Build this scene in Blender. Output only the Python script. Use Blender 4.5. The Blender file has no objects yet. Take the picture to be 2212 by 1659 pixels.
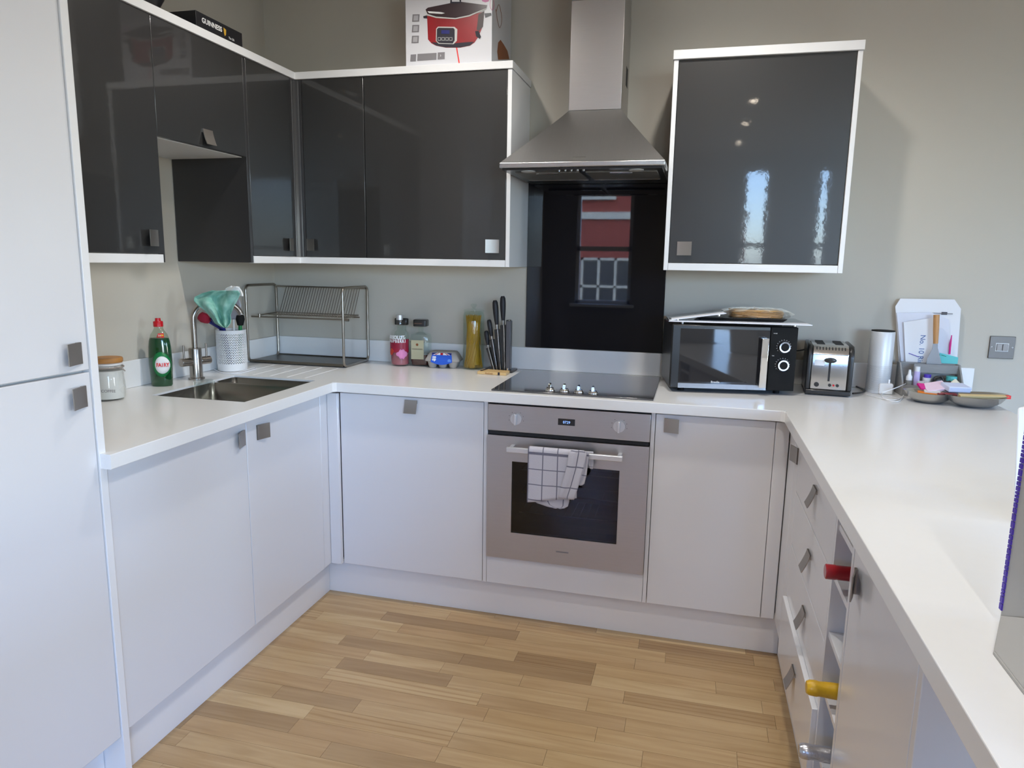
import bpy, bmesh, math, random
from mathutils import Vector, Matrix
random.seed(7)
C = bpy.context.scene.collection
sc = bpy.context.scene
PI = math.pi

# ---------------------------------------------------------------- camera, world, light, exposure
CF, CP, CYAW, CPIT, CROL = 1525.94, Vector((1.9667, -3.0434, 1.3766)), .2498, -.1718, .0165
_f = Vector((-math.sin(CYAW)*math.cos(CPIT), math.cos(CYAW)*math.cos(CPIT), math.sin(CPIT)))
_r = _f.cross(Vector((0, 0, 1))).normalized()
_u = _r.cross(_f)
_R = math.cos(CROL)*_r + math.sin(CROL)*_u
_U = -math.sin(CROL)*_r + math.cos(CROL)*_u
cd = bpy.data.cameras.new('camera')
cam = bpy.data.objects.new('camera', cd); C.objects.link(cam)
cd.sensor_width = 36; cd.lens = CF/2212*36; cd.clip_start = .02; cd.clip_end = 200
cam.matrix_world = Matrix(((_R.x, _U.x, -_f.x, CP.x), (_R.y, _U.y, -_f.y, CP.y), (_R.z, _U.z, -_f.z, CP.z), (0, 0, 0, 1)))
sc.camera = cam

def at(u, v, axis, val):
    """where the sight line of photograph pixel (u, v) meets the plane axis = val"""
    d = (u-1106)/CF*_R - (v-829.5)/CF*_U + _f
    i = 'xyz'.index(axis)
    return CP + d*((val-CP[i])/d[i])

world = bpy.data.worlds.new('sky'); sc.world = world; world.use_nodes = True
_n = world.node_tree.nodes; _l = world.node_tree.links
_bg = _n['Background']; _sky = _n.new('ShaderNodeTexSky')
_sky.sky_type = 'NISHITA'; _sky.sun_disc = False; _sky.sun_elevation = math.radians(38); _sky.sun_rotation = math.radians(60)
_sky.air_density = 1.0; _sky.dust_density = 1.0
_mx = _n.new('ShaderNodeMix'); _mx.data_type = 'RGBA'; _mx.blend_type = 'MULTIPLY'; _mx.inputs[0].default_value = 1; _mx.inputs[7].default_value = (.77, .92, 1.26, 1)
_l.new(_sky.outputs[0], _mx.inputs[6]); _l.new(_mx.outputs[2], _bg.inputs[0]); _bg.inputs[1].default_value = 6.3

sc.view_settings.view_transform = 'Standard'; sc.view_settings.look = 'None'
sc.view_settings.exposure = -.33; sc.view_settings.gamma = 1.0; sc.view_settings.use_curve_mapping = False
sc.cycles.use_denoising = True
sc.cycles.max_bounces = 10; sc.cycles.diffuse_bounces = 5; sc.cycles.glossy_bounces = 5; sc.cycles.transparent_max_bounces = 16
sc.cycles.sample_clamp_indirect = 6.0; sc.cycles.caustics_reflective = False; sc.cycles.caustics_refractive = False

RX, RY, RZ = 6.4, -6.2, 2.62          # the room: x 0..RX, y RY..0, ceiling RZ

def spot(x, y, power, size=150, blend=.9, col=(1, .97, .93)):
    ld = bpy.data.lights.new('spot', 'SPOT'); ld.energy = power; ld.color = col
    ld.spot_size = math.radians(size); ld.spot_blend = blend; ld.shadow_soft_size = .035
    o = bpy.data.objects.new('spot_light', ld); C.objects.link(o); o.location = (x, y, RZ-.03)
    return o
SPOTS = [(1.0, -.9), (2.0, -.9), (2.1, -2.15), (2.31, -3.55), (2.31, -4.45), (2.31, -5.45), (4.4, -2.2), (4.3, -3.5), (4.3, -4.8)]
SPOT_POWER = 44
for x, y in SPOTS: spot(x, y, SPOT_POWER*(1.15 if y > -2 else 1))

WINDOWS = [  # axis, plane, a0, a1, z0, z1
    ('y', RY, .44, 1.16, .85, 2.26), ('y', RY, 2.42, 2.72, .75, 2.46), ('y', RY, 3.2, 3.36, .75, 2.46), ('y', RY, 3.9, 5.9, .55, 2.46),
    ('x', RX, -2.1, -1.5, .75, 2.0), ('x', RX, -4.5, -3.9, .75, 2.0)]
for ax, pl, a0, a1, z0, z1 in WINDOWS:      # portals only guide sampling of the sky through the openings
    ld = bpy.data.lights.new('portal', 'AREA'); ld.shape = 'RECTANGLE'; ld.size = a1-a0; ld.size_y = z1-z0
    ld.cycles.is_portal = True
    o = bpy.data.objects.new('window_portal', ld); C.objects.link(o)
    if ax == 'y': o.location = ((a0+a1)/2, pl+.01, (z0+z1)/2); o.rotation_euler = (PI/2, 0, PI)
    else: o.location = (pl-.01, (a0+a1)/2, (z0+z1)/2); o.rotation_euler = (PI/2, 0, PI/2)
    if ax == 'y': o.rotation_euler = (-PI/2, 0, PI)
    # aim local -Z into the room
    d = Vector((0, 1, 0)) if ax == 'y' else Vector((-1, 0, 0))
    o.rotation_euler = d.to_track_quat('-Z', 'Y').to_euler()

# ---------------------------------------------------------------- materials
def L(v):
    v /= 255
    return v/12.92 if v <= .04045 else ((v+.055)/1.055)**2.4
def S(r, g, b): return (L(r), L(g), L(b), 1)
def mat(name, col, rough=.5, metal=0, coat=0, coat_rough=.03, bump=0, bscale=200, noise=0, nscale=8, spec=.5, emit=None, estr=0, aniso=0, stretch=None, ior=1.5):
    m = bpy.data.materials.new(name); m.use_nodes = True
    nt = m.node_tree; b = nt.nodes['Principled BSDF']
    b.inputs['Base Color'].default_value = col; b.inputs['Roughness'].default_value = rough
    b.inputs['Metallic'].default_value = metal; b.inputs['Coat Weight'].default_value = coat; b.inputs['Coat Roughness'].default_value = coat_rough
    b.inputs['Specular IOR Level'].default_value = spec; b.inputs['IOR'].default_value = ior
    if emit: b.inputs['Emission Color'].default_value = emit; b.inputs['Emission Strength'].default_value = estr
    if aniso: b.inputs['Anisotropic'].default_value = aniso
    if bump or noise:
        tc = nt.nodes.new('ShaderNodeTexCoord'); mp = nt.nodes.new('ShaderNodeMapping')
        nt.links.new(tc.outputs['Object'], mp.inputs[0])
        if stretch: mp.inputs['Scale'].default_value = stretch
    if bump:
        t = nt.nodes.new('ShaderNodeTexNoise'); t.inputs['Scale'].default_value = bscale; t.inputs['Detail'].default_value = 3
        bp = nt.nodes.new('ShaderNodeBump'); bp.inputs['Strength'].default_value = bump; bp.inputs['Distance'].default_value = .002
        nt.links.new(mp.outputs[0], t.inputs[0]); nt.links.new(t.outputs[0], bp.inputs['Height'])
        nt.links.new(bp.outputs[0], b.inputs['Normal'])
        if coat: nt.links.new(bp.outputs[0], b.inputs['Coat Normal'])
    if noise:
        t = nt.nodes.new('ShaderNodeTexNoise'); t.inputs['Scale'].default_value = nscale; t.inputs['Detail'].default_value = 4
        mx = nt.nodes.new('ShaderNodeMix'); mx.data_type = 'RGBA'
        mx.inputs[6].default_value = tuple(c*(1-noise) for c in col[:3])+(1,); mx.inputs[7].default_value = tuple(min(1, c*(1+noise)) for c in col[:3])+(1,)
        nt.links.new(mp.outputs[0], t.inputs[0]); nt.links.new(t.outputs[0], mx.inputs[0]); nt.links.new(mx.outputs[2], b.inputs['Base Color'])
    return m
def glass(name, tint=(1, 1, 1, 1), rough=0, refl=1.0):
    m = bpy.data.materials.new(name); m.use_nodes = True; nt = m.node_tree; nt.nodes.clear()
    o = nt.nodes.new('ShaderNodeOutputMaterial'); t = nt.nodes.new('ShaderNodeBsdfTransparent'); g = nt.nodes.new('ShaderNodeBsdfGlossy')
    t.inputs[0].default_value = tint; g.inputs['Roughness'].default_value = rough; g.inputs[0].default_value = (refl, refl, refl, 1)
    f = nt.nodes.new('ShaderNodeFresnel'); f.inputs[0].default_value = 1.5; mx = nt.nodes.new('ShaderNodeMixShader')
    ge = nt.nodes.new('ShaderNodeNewGeometry'); iv = nt.nodes.new('ShaderNodeMath'); iv.operation = 'SUBTRACT'; iv.inputs[0].default_value = 1
    mu = nt.nodes.new('ShaderNodeMath'); mu.operation = 'MULTIPLY'; nt.links.new(ge.outputs['Backfacing'], iv.inputs[1]); nt.links.new(iv.outputs[0], mu.inputs[0]); nt.links.new(f.outputs[0], mu.inputs[1])
    nt.links.new(mu.outputs[0], mx.inputs[0]); nt.links.new(t.outputs[0], mx.inputs[1]); nt.links.new(g.outputs[0], mx.inputs[2]); nt.links.new(mx.outputs[0], o.inputs[0])
    return m

M = {}
M['wall'] = mat('wall_paint', (.54, .505, .435, 1), .75, bump=.08, bscale=350, noise=.02, nscale=3, spec=.3)
M['ceil'] = mat('ceiling_paint', (.78, .77, .74, 1), .8)
M['door'] = mat('white_gloss_door', (.72, .72, .735, 1), .28, coat=.5, coat_rough=.08, bump=.02, bscale=60)
M['panel'] = mat('white_panel', (.80, .80, .80, 1), .35, coat=.2, coat_rough=.15)
M['top'] = mat('white_solid_worktop', (.80, .80, .79, 1), .3, coat=.3, coat_rough=.12, noise=.012, nscale=60)
M['carcass'] = mat('white_carcass', (.72, .72, .71, 1), .5)
M['dark'] = mat('charcoal_gloss_door', (.025, .0245, .024, 1), .35, coat=.7, coat_rough=.035, bump=.035, bscale=45)
M['darkp'] = mat('charcoal_panel', (.030, .029, .030, 1), .4, coat=.3, coat_rough=.15)
M['nickel'] = mat('satin_nickel', (.40, .37, .335, 1), .42, metal=1, bump=.05, bscale=400)
M['steel'] = mat('brushed_steel', (.53, .515, .505, 1), .33, metal=1, bump=.12, bscale=60, stretch=(1, 1, 40), noise=.05, nscale=12)
M['steelh'] = mat('brushed_steel_hood', (.54, .54, .535, 1), .3, metal=1, bump=.1, bscale=60, stretch=(40, 1, 1), noise=.05, nscale=9)
M['sink'] = mat('sink_steel', (.29, .275, .255, 1), .27, metal=1, noise=.1, nscale=14)
M['chrome'] = mat('chrome', (.85, .84, .82, 1), .06, metal=1)
M['rack'] = mat('rack_steel', (.34, .31, .27, 1), .3, metal=1)
M['tap'] = mat('tap_steel', (.40, .37, .34, 1), .25, metal=1, noise=.08, nscale=30)
M['blackglass'] = mat('black_glass', (.006, .006, .009, 1), .02, spec=.5, coat=0)
M['hobglass'] = mat('hob_glass', (.045, .048, .055, 1), .12, spec=1.0, coat=.6, coat_rough=.06)
M['black'] = mat('black_plastic', (.012, .012, .012, 1), .35, coat=.3, coat_rough=.1)
M['matt'] = mat('matt_black', (.01, .01, .01, 1), .75, spec=.2)
M['gap'] = mat('dark_gap', (.02, .02, .022, 1), .8)
M['glass'] = glass('clear_glass', (.985, .99, .985, 1))
M['glassg'] = glass('greenish_glass', (.93, .965, .945, 1))
M['pane'] = glass('window_pane', (.97, .98, .98, 1))
M['white'] = mat('white_plastic', (.80, .80, .80, 1), .3, coat=.2)
M['paper'] = mat('white_paper', (.76, .77, .80, 1), .7)
M['card'] = mat('grey_card', (.60, .60, .57, 1), .6)
M['red'] = mat('red_plastic', S(190, 12, 28), .35)
M['redfoil'] = mat('red_foil', S(150, 10, 28), .3, coat=.5)
M['yellowfoil'] = mat('gold_foil', S(205, 160, 12), .4, coat=.3, noise=.25, nscale=60)
M['silverfoil'] = mat('silver_foil', S(190, 190, 195), .25, metal=.8, bump=.3, bscale=120)
M['wood'] = mat('light_wood', S(212, 178, 122), .5, noise=.12, nscale=20, stretch=(1, 8, 8))
M['woodh'] = mat('handle_wood', S(190, 140, 88), .5, noise=.15, nscale=20, stretch=(8, 8, 1))
M['bamboo'] = mat('bamboo_lid', S(176, 122, 62), .5, noise=.1, nscale=30)
M['ink'] = mat('dark_ink', S(30, 26, 40), .6)
M['whiteink'] = mat('white_ink', S(240, 240, 238), .5)
M['grey'] = mat('grey_print', S(125, 122, 125), .6)
M['liquid'] = mat('green_liquid', S(4, 62, 30), .12, coat=.8, noise=.25, nscale=16)
M['greenlab'] = mat('green_label', S(8, 120, 62), .4)
M['redlab'] = mat('red_label', S(228, 52, 50), .4)
M['spirit'] = mat('amber_spirit', S(70, 22, 16), .15, coat=.8)
M['pinkliq'] = glass('pale_spirit', (.93, .86, .87, 1))
M['rasp'] = mat('raspberry_print', S(150, 20, 52), .35, noise=.4, nscale=30)
M['orange'] = mat('orange_red_print', S(190, 60, 40), .4)
M['pink'] = mat('pink_print', S(216, 130, 178), .4)
M['cream'] = mat('cream_label', S(190, 184, 150), .6)
M['pasta'] = mat('spaghetti', S(196, 148, 34), .5, noise=.12, nscale=120, stretch=(3, 3, .1))
M['pulp'] = mat('egg_box_pulp', S(172, 166, 158), .9, bump=.5, bscale=300)
M['blue'] = mat('blue_label', S(30, 88, 200), .5)
M['flour'] = mat('white_contents', S(226, 226, 222), .8)
M['rubber'] = mat('grey_rubber', S(150, 140, 132), .6)
M['alu'] = mat('silver_alu', (.72, .72, .73, 1), .38, metal=.75)
M['greyw'] = mat('grey_wood', S(140, 139, 137), .75, noise=.18, nscale=25, stretch=(1, 8, 8))
M['pewter'] = mat('hammered_pewter', (.62, .60, .56, 1), .27, metal=1, bump=.25, bscale=90)
M['teal'] = mat('teal_print', S(90, 190, 190), .5)
M['purple'] = mat('purple_print', S(80, 55, 175), .5)
M['lilac'] = mat('lilac_tube', S(190, 178, 220), .4)
M['magenta'] = mat('magenta_print', S(205, 30, 130), .5)
M['bone'] = mat('ivory_plastic', S(222, 214, 190), .4)
M['redorange'] = mat('orange_plastic', S(235, 130, 20), .4)
M['tortilla'] = mat('tortilla', S(214, 176, 120), .7, noise=.2, nscale=40)
M['film'] = glass('plastic_film', (.88, .87, .86, 1), .12, refl=2.5)
M['navy'] = mat('navy_plastic', S(24, 30, 110), .4)
M['crock'] = mat('printed_red', S(150, 22, 30), .35, noise=.35, nscale=14)
M['brown'] = mat('brown_print', S(140, 80, 40), .5)
M['cloth'] = mat('green_cloth', S(112, 184, 162), .85, noise=.4, nscale=45, bump=.3, bscale=300)
M['brick'] = mat('red_brick', S(150, 70, 52), .85, noise=.2, nscale=10)
M['stone'] = mat('pale_stone', S(200, 190, 165), .8)
M['winw'] = mat('painted_window_frame', (.75, .75, .73, 1), .4)
M['darkwin'] = mat('dark_pane', (.03, .035, .04, 1), .1)
M['display'] = mat('display_digits', (.1, .3, .9, 1), .5, emit=(.35, .55, 1, 1), estr=1.6)
M['lamp'] = mat('lamp_glow', (1, 1, 1, 1), .5, emit=(1, .86, .68, 1), estr=70)

def wood_floor():
    m = bpy.data.materials.new('oak_strip'); m.use_nodes = True; nt = m.node_tree; b = nt.nodes['Principled BSDF']
    N = nt.nodes.new; K = nt.links.new
    tc = N('ShaderNodeTexCoord'); oi = N('ShaderNodeObjectInfo'); mp = N('ShaderNodeMapping'); mp.inputs['Scale'].default_value = (1.2, 14, 14)
    off = N('ShaderNodeVectorMath'); off.operation = 'SCALE'; off.inputs[3].default_value = 31.0
    cmb = N('ShaderNodeCombineXYZ'); K(oi.outputs['Random'], cmb.inputs[0]); K(oi.outputs['Random'], cmb.inputs[1]); K(cmb.outputs[0], off.inputs[0])
    add = N('ShaderNodeVectorMath'); K(tc.outputs['Object'], add.inputs[0]); K(off.outputs[0], add.inputs[1]); K(add.outputs[0], mp.inputs[0])
    n1 = N('ShaderNodeTexNoise'); n1.inputs['Scale'].default_value = 2.2; n1.inputs['Detail'].default_value = 5; n1.inputs['Distortion'].default_value = .9; K(mp.outputs[0], n1.inputs[0])
    w = N('ShaderNodeTexWave'); w.wave_type = 'BANDS'; w.bands_direction = 'Y'; w.inputs['Scale'].default_value = 1.1; w.inputs['Distortion'].default_value = 7; w.inputs['Detail'].default_value = 3; w.inputs['Detail Scale'].default_value = .7; K(mp.outputs[0], w.inputs[0])
    r = N('ShaderNodeValToRGB'); K(oi.outputs['Random'], r.inputs[0]); cr = r.color_ramp
    cols = [(0, (.33, .213, .105)), (.12, (.44, .302, .155)), (.35, (.49, .342, .178)), (.55, (.44, .292, .148)), (.75, (.53, .385, .210)), (.92, (.46, .315, .165)), (1, (.32, .205, .105))]
    cr.elements[0].position = 0; cr.elements[0].color = cols[0][1]+(1,); cr.elements[1].position = 1; cr.elements[1].color = cols[-1][1]+(1,)
    for p, c in cols[1:-1]:
        e = cr.elements.new(p); e.color = c+(1,)
    mx = N('ShaderNodeMix'); mx.data_type = 'RGBA'; mx.blend_type = 'MULTIPLY'
    r2 = N('ShaderNodeValToRGB'); r2.color_ramp.elements[0].position = .35; r2.color_ramp.elements[0].color = (.86, .80, .70, 1); r2.color_ramp.elements[1].position = .62; r2.color_ramp.elements[1].color = (1.04, 1.03, 1.0, 1)
    K(n1.outputs[0], r2.inputs[0]); K(r.outputs[0], mx.inputs[6]); K(r2.outputs[0], mx.inputs[7]); mx.inputs[0].default_value = 1
    mx2 = N('ShaderNodeMix'); mx2.data_type = 'RGBA'; mx2.blend_type = 'MULTIPLY'
    r3 = N('ShaderNodeValToRGB'); r3.color_ramp.elements[0].position = 0; r3.color_ramp.elements[0].color = (.80, .72, .60, 1); r3.color_ramp.elements[1].position = .35; r3.color_ramp.elements[1].color = (1, 1, 1, 1)
    K(w.outputs[0], r3.inputs[0]); mth = N('ShaderNodeMath'); mth.operation = 'GREATER_THAN'; mth.inputs[1].default_value = .86
    wn = N('ShaderNodeTexWhiteNoise'); wn.noise_dimensions = '1D'; K(oi.outputs['Random'], wn.inputs['W']); K(wn.outputs[0], mth.inputs[0])
    mm = N('ShaderNodeMath'); mm.operation = 'MULTIPLY_ADD'; mm.inputs[1].default_value = .75; mm.inputs[2].default_value = .10; K(mth.outputs[0], mm.inputs[0])
    K(mm.outputs[0], mx2.inputs[0]); K(mx.outputs[2], mx2.inputs[6]); K(r3.outputs[0], mx2.inputs[7]); K(mx2.outputs[2], b.inputs['Base Color'])
    b.inputs['Roughness'].default_value = .38; b.inputs['Coat Weight'].default_value = .25; b.inputs['Coat Roughness'].default_value = .25
    return m
M['oak'] = wood_floor()

_mxn = [n for n in M['cloth'].node_tree.nodes if n.type == 'MIX'][0]; _mxn.inputs[6].default_value = (.03, .27, .19, 1); _mxn.inputs[7].default_value = (.45, .72, .64, 1)
def check_cloth():
    m = bpy.data.materials.new('check_towel'); m.use_nodes = True; nt = m.node_tree; b = nt.nodes['Principled BSDF']
    N = nt.nodes.new; K = nt.links.new
    uv = N('ShaderNodeUVMap'); sp = N('ShaderNodeSeparateXYZ'); K(uv.outputs[0], sp.inputs[0])
    def line(sock, width, period=1.0):
        f = N('ShaderNodeMath'); f.operation = 'FRACT'; K(sock, f.inputs[0])
        l = N('ShaderNodeMath'); l.operation = 'LESS_THAN'; l.inputs[1].default_value = width; K(f.outputs[0], l.inputs[0]); return l.outputs[0]
    a = line(sp.outputs[0], .07); c = line(sp.outputs[1], .06)
    mx = N('ShaderNodeMath'); mx.operation = 'MAXIMUM'; K(a, mx.inputs[0]); K(c, mx.inputs[1])
    # wide band near v = 0
    cp = N('ShaderNodeMath'); cp.operation = 'COMPARE'; cp.inputs[1].default_value = 0.0; cp.inputs[2].default_value = .085; K(sp.outputs[1], cp.inputs[0])
    m2 = N('ShaderNodeMath'); m2.operation = 'MAXIMUM'; K(mx.outputs[0], m2.inputs[0]); K(cp.outputs[0], m2.inputs[1])
    cm = N('ShaderNodeMix'); cm.data_type = 'RGBA'; cm.inputs[6].default_value = (.54, .53, .58, 1); cm.inputs[7].default_value = (.16, .16, .21, 1)
    K(m2.outputs[0], cm.inputs[0]); K(cm.outputs[2], b.inputs['Base Color']); b.inputs['Roughness'].default_value = .9
    t = N('ShaderNodeTexNoise'); t.inputs['Scale'].default_value = 400; bp = N('ShaderNodeBump'); bp.inputs['Strength'].default_value = .5; bp.inputs['Distance'].default_value = .002
    tc = N('ShaderNodeTexCoord'); K(tc.outputs['Object'], t.inputs[0]); K(t.outputs[0], bp.inputs['Height']); K(bp.outputs[0], b.inputs['Normal'])
    return m
M['check'] = check_cloth()

# ---------------------------------------------------------------- mesh helpers
T = {}
class MB:
    def __init__(s, Mx=None): s.bm = bmesh.new(); s.M = Mx if Mx is not None else Matrix.Identity(4); s.uv = None
    def v(s, p): return s.bm.verts.new(s.M @ Vector(p))
    def f(s, vs):
        try: return s.bm.faces.new(vs)
        except ValueError: return None
    def box(s, x0, x1, y0, y1, z0, z1):
        V = [s.v((x, y, z)) for x in (x0, x1) for y in (y0, y1) for z in (z0, z1)]
        for q in ((0, 1, 3, 2), (4, 6, 7, 5), (0, 4, 5, 1), (2, 3, 7, 6), (0, 2, 6, 4), (1, 5, 7, 3)): s.f([V[i] for i in q])
        return s
    def hexa(s, bot, top):
        b = [s.v(p) for p in bot]; t = [s.v(p) for p in top]; n = len(b)
        s.f(b[::-1]); s.f(t)
        for i in range(n): s.f([b[i], b[(i+1) % n], t[(i+1) % n], t[i]])
        return s
    def prism(s, poly, axis, a0, a1):
        def P(p, a): return {'x': (a, p[0], p[1]), 'y': (p[0], a, p[1]), 'z': (p[0], p[1], a)}[axis]
        return s.hexa([P(p, a0) for p in poly], [P(p, a1) for p in poly])
    def ring(s, c, ax, r, n, ry=None):
        ax = Vector(ax).normalized(); t = Vector((0, 0, 1)) if abs(ax.z) < .9 else Vector((1, 0, 0))
        e1 = t.cross(ax).normalized(); e2 = ax.cross(e1); ry = r if ry is None else ry
        return [s.v(Vector(c)+e1*r*math.cos(2*PI*i/n)+e2*ry*math.sin(2*PI*i/n)) for i in range(n)]
    def skin(s, rings, cap0=True, cap1=True, closed=False):
        n = len(rings[0]); R = rings+([rings[0]] if closed else [])
        for a, b in zip(R, R[1:]):
            for i in range(n): s.f([a[i], a[(i+1) % n], b[(i+1) % n], b[i]])
        if not closed:
            if cap0: s.f(rings[0][::-1])
            if cap1: s.f(rings[-1])
        return s
    def cyl(s, p0, p1, r, r1=None, n=24):
        d = Vector(p1)-Vector(p0)
        return s.skin([s.ring(p0, d, r, n), s.ring(p1, d, r if r1 is None else r1, n)])
    def tube(s, pts, r, n=8, closed=False):
        P = [Vector(p) for p in pts]; m = len(P); rings = []; e1 = None
        for i in range(m):
            a = P[i-1] if (i or closed) else P[i]; b = P[(i+1) % m] if (i < m-1 or closed) else P[i]
            d = (b-a).normalized()
            if e1 is None:
                t = Vector((0, 0, 1)) if abs(d.z) < .9 else Vector((1, 0, 0)); e1 = t.cross(d).normalized()
            else: e1 = (e1-d*e1.dot(d)).normalized()
            e2 = d.cross(e1); rr = r[i] if isinstance(r, (list, tuple)) else r
            rings.append([s.v(P[i]+(e1*math.cos(2*PI*k/n)+e2*math.sin(2*PI*k/n))*rr) for k in range(n)])
        return s.skin(rings, closed=closed)
    def lathe(s, prof, c=(0, 0), n=32, sx=1, sy=1, cap0=True, cap1=True, power=0):
        """prof: (radius, z); power > 0 squares the outline off"""
        rings = []
        for r, z in prof:
            ring = []
            for i in range(n):
                a = 2*PI*i/n; ca, sa = math.cos(a), math.sin(a)
                k = 1 if not power else (abs(ca)**power+abs(sa)**power)**(-1/power)
                ring.append(s.v((c[0]+r*ca*sx*k, c[1]+r*sa*sy*k, z)))
            rings.append(ring)
        return s.skin(rings, cap0, cap1)
    def grid(s, rows, thick=0, off=None):
        """rows of points -> sheet, uv (col,row) optional"""
        V = [[s.v(p) for p in r] for r in rows]
        for a, b in zip(V, V[1:]):
            for i in range(len(a)-1): s.f([a[i], a[i+1], b[i+1], b[i]])
        return s
    def build(s, name, m, parent=None, bevel=0, seg=2, smooth=True, ang=40, loc=None, solid=0, uvs=None):
        if parent is not None: W = T[parent]
        else: W = Matrix.Translation(Vector(loc)) if loc is not None else Matrix.Identity(4)
        inv = W.inverted()
        for v in s.bm.verts: v.co = inv @ v.co
        bmesh.ops.recalc_face_normals(s.bm, faces=s.bm.faces[:])
        me = bpy.data.meshes.new(name)
        if uvs:
            lay = s.bm.loops.layers.uv.new('UVMap'); s.bm.verts.index_update()
            for fc in s.bm.faces:
                for lp in fc.loops: lp[lay].uv = uvs[lp.vert.index]
        s.bm.to_mesh(me); s.bm.free()
        for mm in (m if isinstance(m, (list, tuple)) else [m]): me.materials.append(mm)
        if smooth:
            me.shade_smooth(); me.set_sharp_from_angle(angle=math.radians(ang))
        o = bpy.data.objects.new(name, me); C.objects.link(o)
        if parent is not None: o.parent = parent
        elif loc is not None: o.location = loc
        T[o] = W
        if solid:
            md = o.modifiers.new('solid', 'SOLIDIFY'); md.thickness = solid; md.offset = 0
        if bevel:
            md = o.modifiers.new('bevel', 'BEVEL'); md.width = bevel; md.segments = seg; md.limit_method = 'ANGLE'; md.angle_limit = math.radians(40)
            md.harden_normals = False
        return o
def B(x0, x1, y0, y1, z0, z1, Mx=None): return MB(Mx).box(min(x0, x1), max(x0, x1), min(y0, y1), max(y0, y1), min(z0, z1), max(z0, z1))
def props(o, label=None, cat=None, group=None, kind=None):
    if label: o['label'] = label
    if cat: o['category'] = cat
    if group: o['group'] = group
    if kind: o['kind'] = kind
    return o
def thing(name, label, cat, loc, rz=0, group=None):
    o = bpy.data.objects.new(name, None); C.objects.link(o); o.location = loc; o.rotation_euler = (0, 0, rz); o.empty_display_size = .05
    T[o] = Matrix.Translation(Vector(loc)) @ Matrix.Rotation(rz, 4, 'Z')
    return props(o, label, cat, group)
def solo(mb, name, m, loc, label, cat, group=None, **k):
    return props(mb.build(name, m, None, loc=loc, **k), label, cat, group)
def struct(mb, name, m, **k): return props(mb.build(name, m, None, loc=(0, 0, 0), smooth=False, **k), kind='structure')
def text(body, size, origin, right, up, m, parent, name='lettering', sx=1, depth=.0002, align='LEFT', bold=0):
    cu = bpy.data.curves.new('t', 'FONT'); cu.body = body; cu.size = size; cu.align_x = align; cu.extrude = depth; cu.resolution_u = 3; cu.offset = bold*size
    to = bpy.data.objects.new('t', cu); C.objects.link(to); dg = bpy.context.evaluated_depsgraph_get()
    me = bpy.data.meshes.new_from_object(to.evaluated_get(dg)); bpy.data.objects.remove(to); bpy.data.curves.remove(cu)
    R, U = Vector(right).normalized(), Vector(up).normalized(); Nn = R.cross(U); o3 = Vector(origin)
    inv = T[parent].inverted()
    for v in me.vertices: v.co = inv @ (o3+R*v.co.x*sx+U*v.co.y+Nn*(v.co.z+depth))
    me.name = name; me.materials.clear(); me.materials.append(m)
    o = bpy.data.objects.new(name, me); C.objects.link(o); o.parent = parent; T[o] = T[parent]; return o
def print_poly(pts, n, m, parent, name, th=.0004, lift=.0003):
    """flat print: polygon of 3D points lying on a surface, given that surface's outward normal n"""
    n = Vector(n); b = MB(); b.hexa([Vector(p)+n*lift for p in pts], [Vector(p)+n*(lift+th) for p in pts]); return b.build(name, m, parent, smooth=False)

def handle(parent, c, normal, out_dir, w=.050, h=.050, rise=.014):
    """square satin tab: c on the door face, curls away from the door towards out_dir"""
    n = Vector(normal); d = Vector(out_dir); s = n.cross(d); c = Vector(c); b = MB()
    rows_o, rows_i = [], []
    N = 10
    for i in range(N+1):
        t = i/N; a = (t-.5)*h; o = .005+rise*t**1.4
        rows_o.append((a, o)); 
    prof = rows_o + [(a, o-.0026) for a, o in rows_o[::-1]]
    b.hexa([c+d*a+n*o-s*w/2 for a, o in prof], [c+d*a+n*o+s*w/2 for a, o in prof])
    q = [(-h/2, -.0005), (-h/2+.012, -.0005), (-h/2+.012, .004), (-h/2, .004)]
    b.hexa([c+d*a+n*o-s*w/2 for a, o in q], [c+d*a+n*o+s*w/2 for a, o in q])
    return b.build('handle', M['nickel'], parent)

# ---------------------------------------------------------------- room shell
FX0, FX1 = .0, RX
fl = struct(B(-.1, RX+.1, RY-.1, .1, -.12, -.014), 'floor', M['gap'])
# oak strips: rows run along x, each strip its own piece; the seen part of the floor and a margin round it
SW = .0685; strips = {}
for k, ln in enumerate((.28, .34, .40, .46, .54)):
    b = MB(); b.box(0, ln-.0008, 0, SW-.0008, -.014, 0)
    me = bpy.data.meshes.new('plank_%d' % k); b.bm.to_mesh(me); b.bm.free(); me.materials.append(M['oak']); strips[ln] = me
cnt = 0
rr = random.Random(3)
y = -.50-SW
while y > -2.05:
    x = .47-rr.random()*.3
    while x < 2.45:
        ln = rr.choice(list(strips)); o = bpy.data.objects.new('plank', strips[ln]); C.objects.link(o); o.parent = fl
        o.location = (x, y, 0); T[o] = T[fl]; x += ln; cnt += 1
    y -= SW
YE = y+SW
# the rest of the floor, never seen from here, joined
b = MB()
def rest(x0, x1, y0, y1):
    yy = y1-SW
    while yy > y0-SW:
        xx = x0-rr.random()*.4
        while xx < x1:
            ln = rr.choice((.34, .46, .6)); a0, a1 = max(xx, x0), min(xx+ln-.0008, x1)
            if a1 > a0: b.box(a0, a1, max(yy, y0), yy+SW-.0008, -.014, -.0002)
            xx += ln
        yy -= SW
rest(0, 3.2, RY, YE); rest(3.0, RX, RY, 0)
for f_ in b.bm.faces: pass
o = b.build('planks', M['oak'], fl, smooth=False); props(o, kind='stuff')

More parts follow.
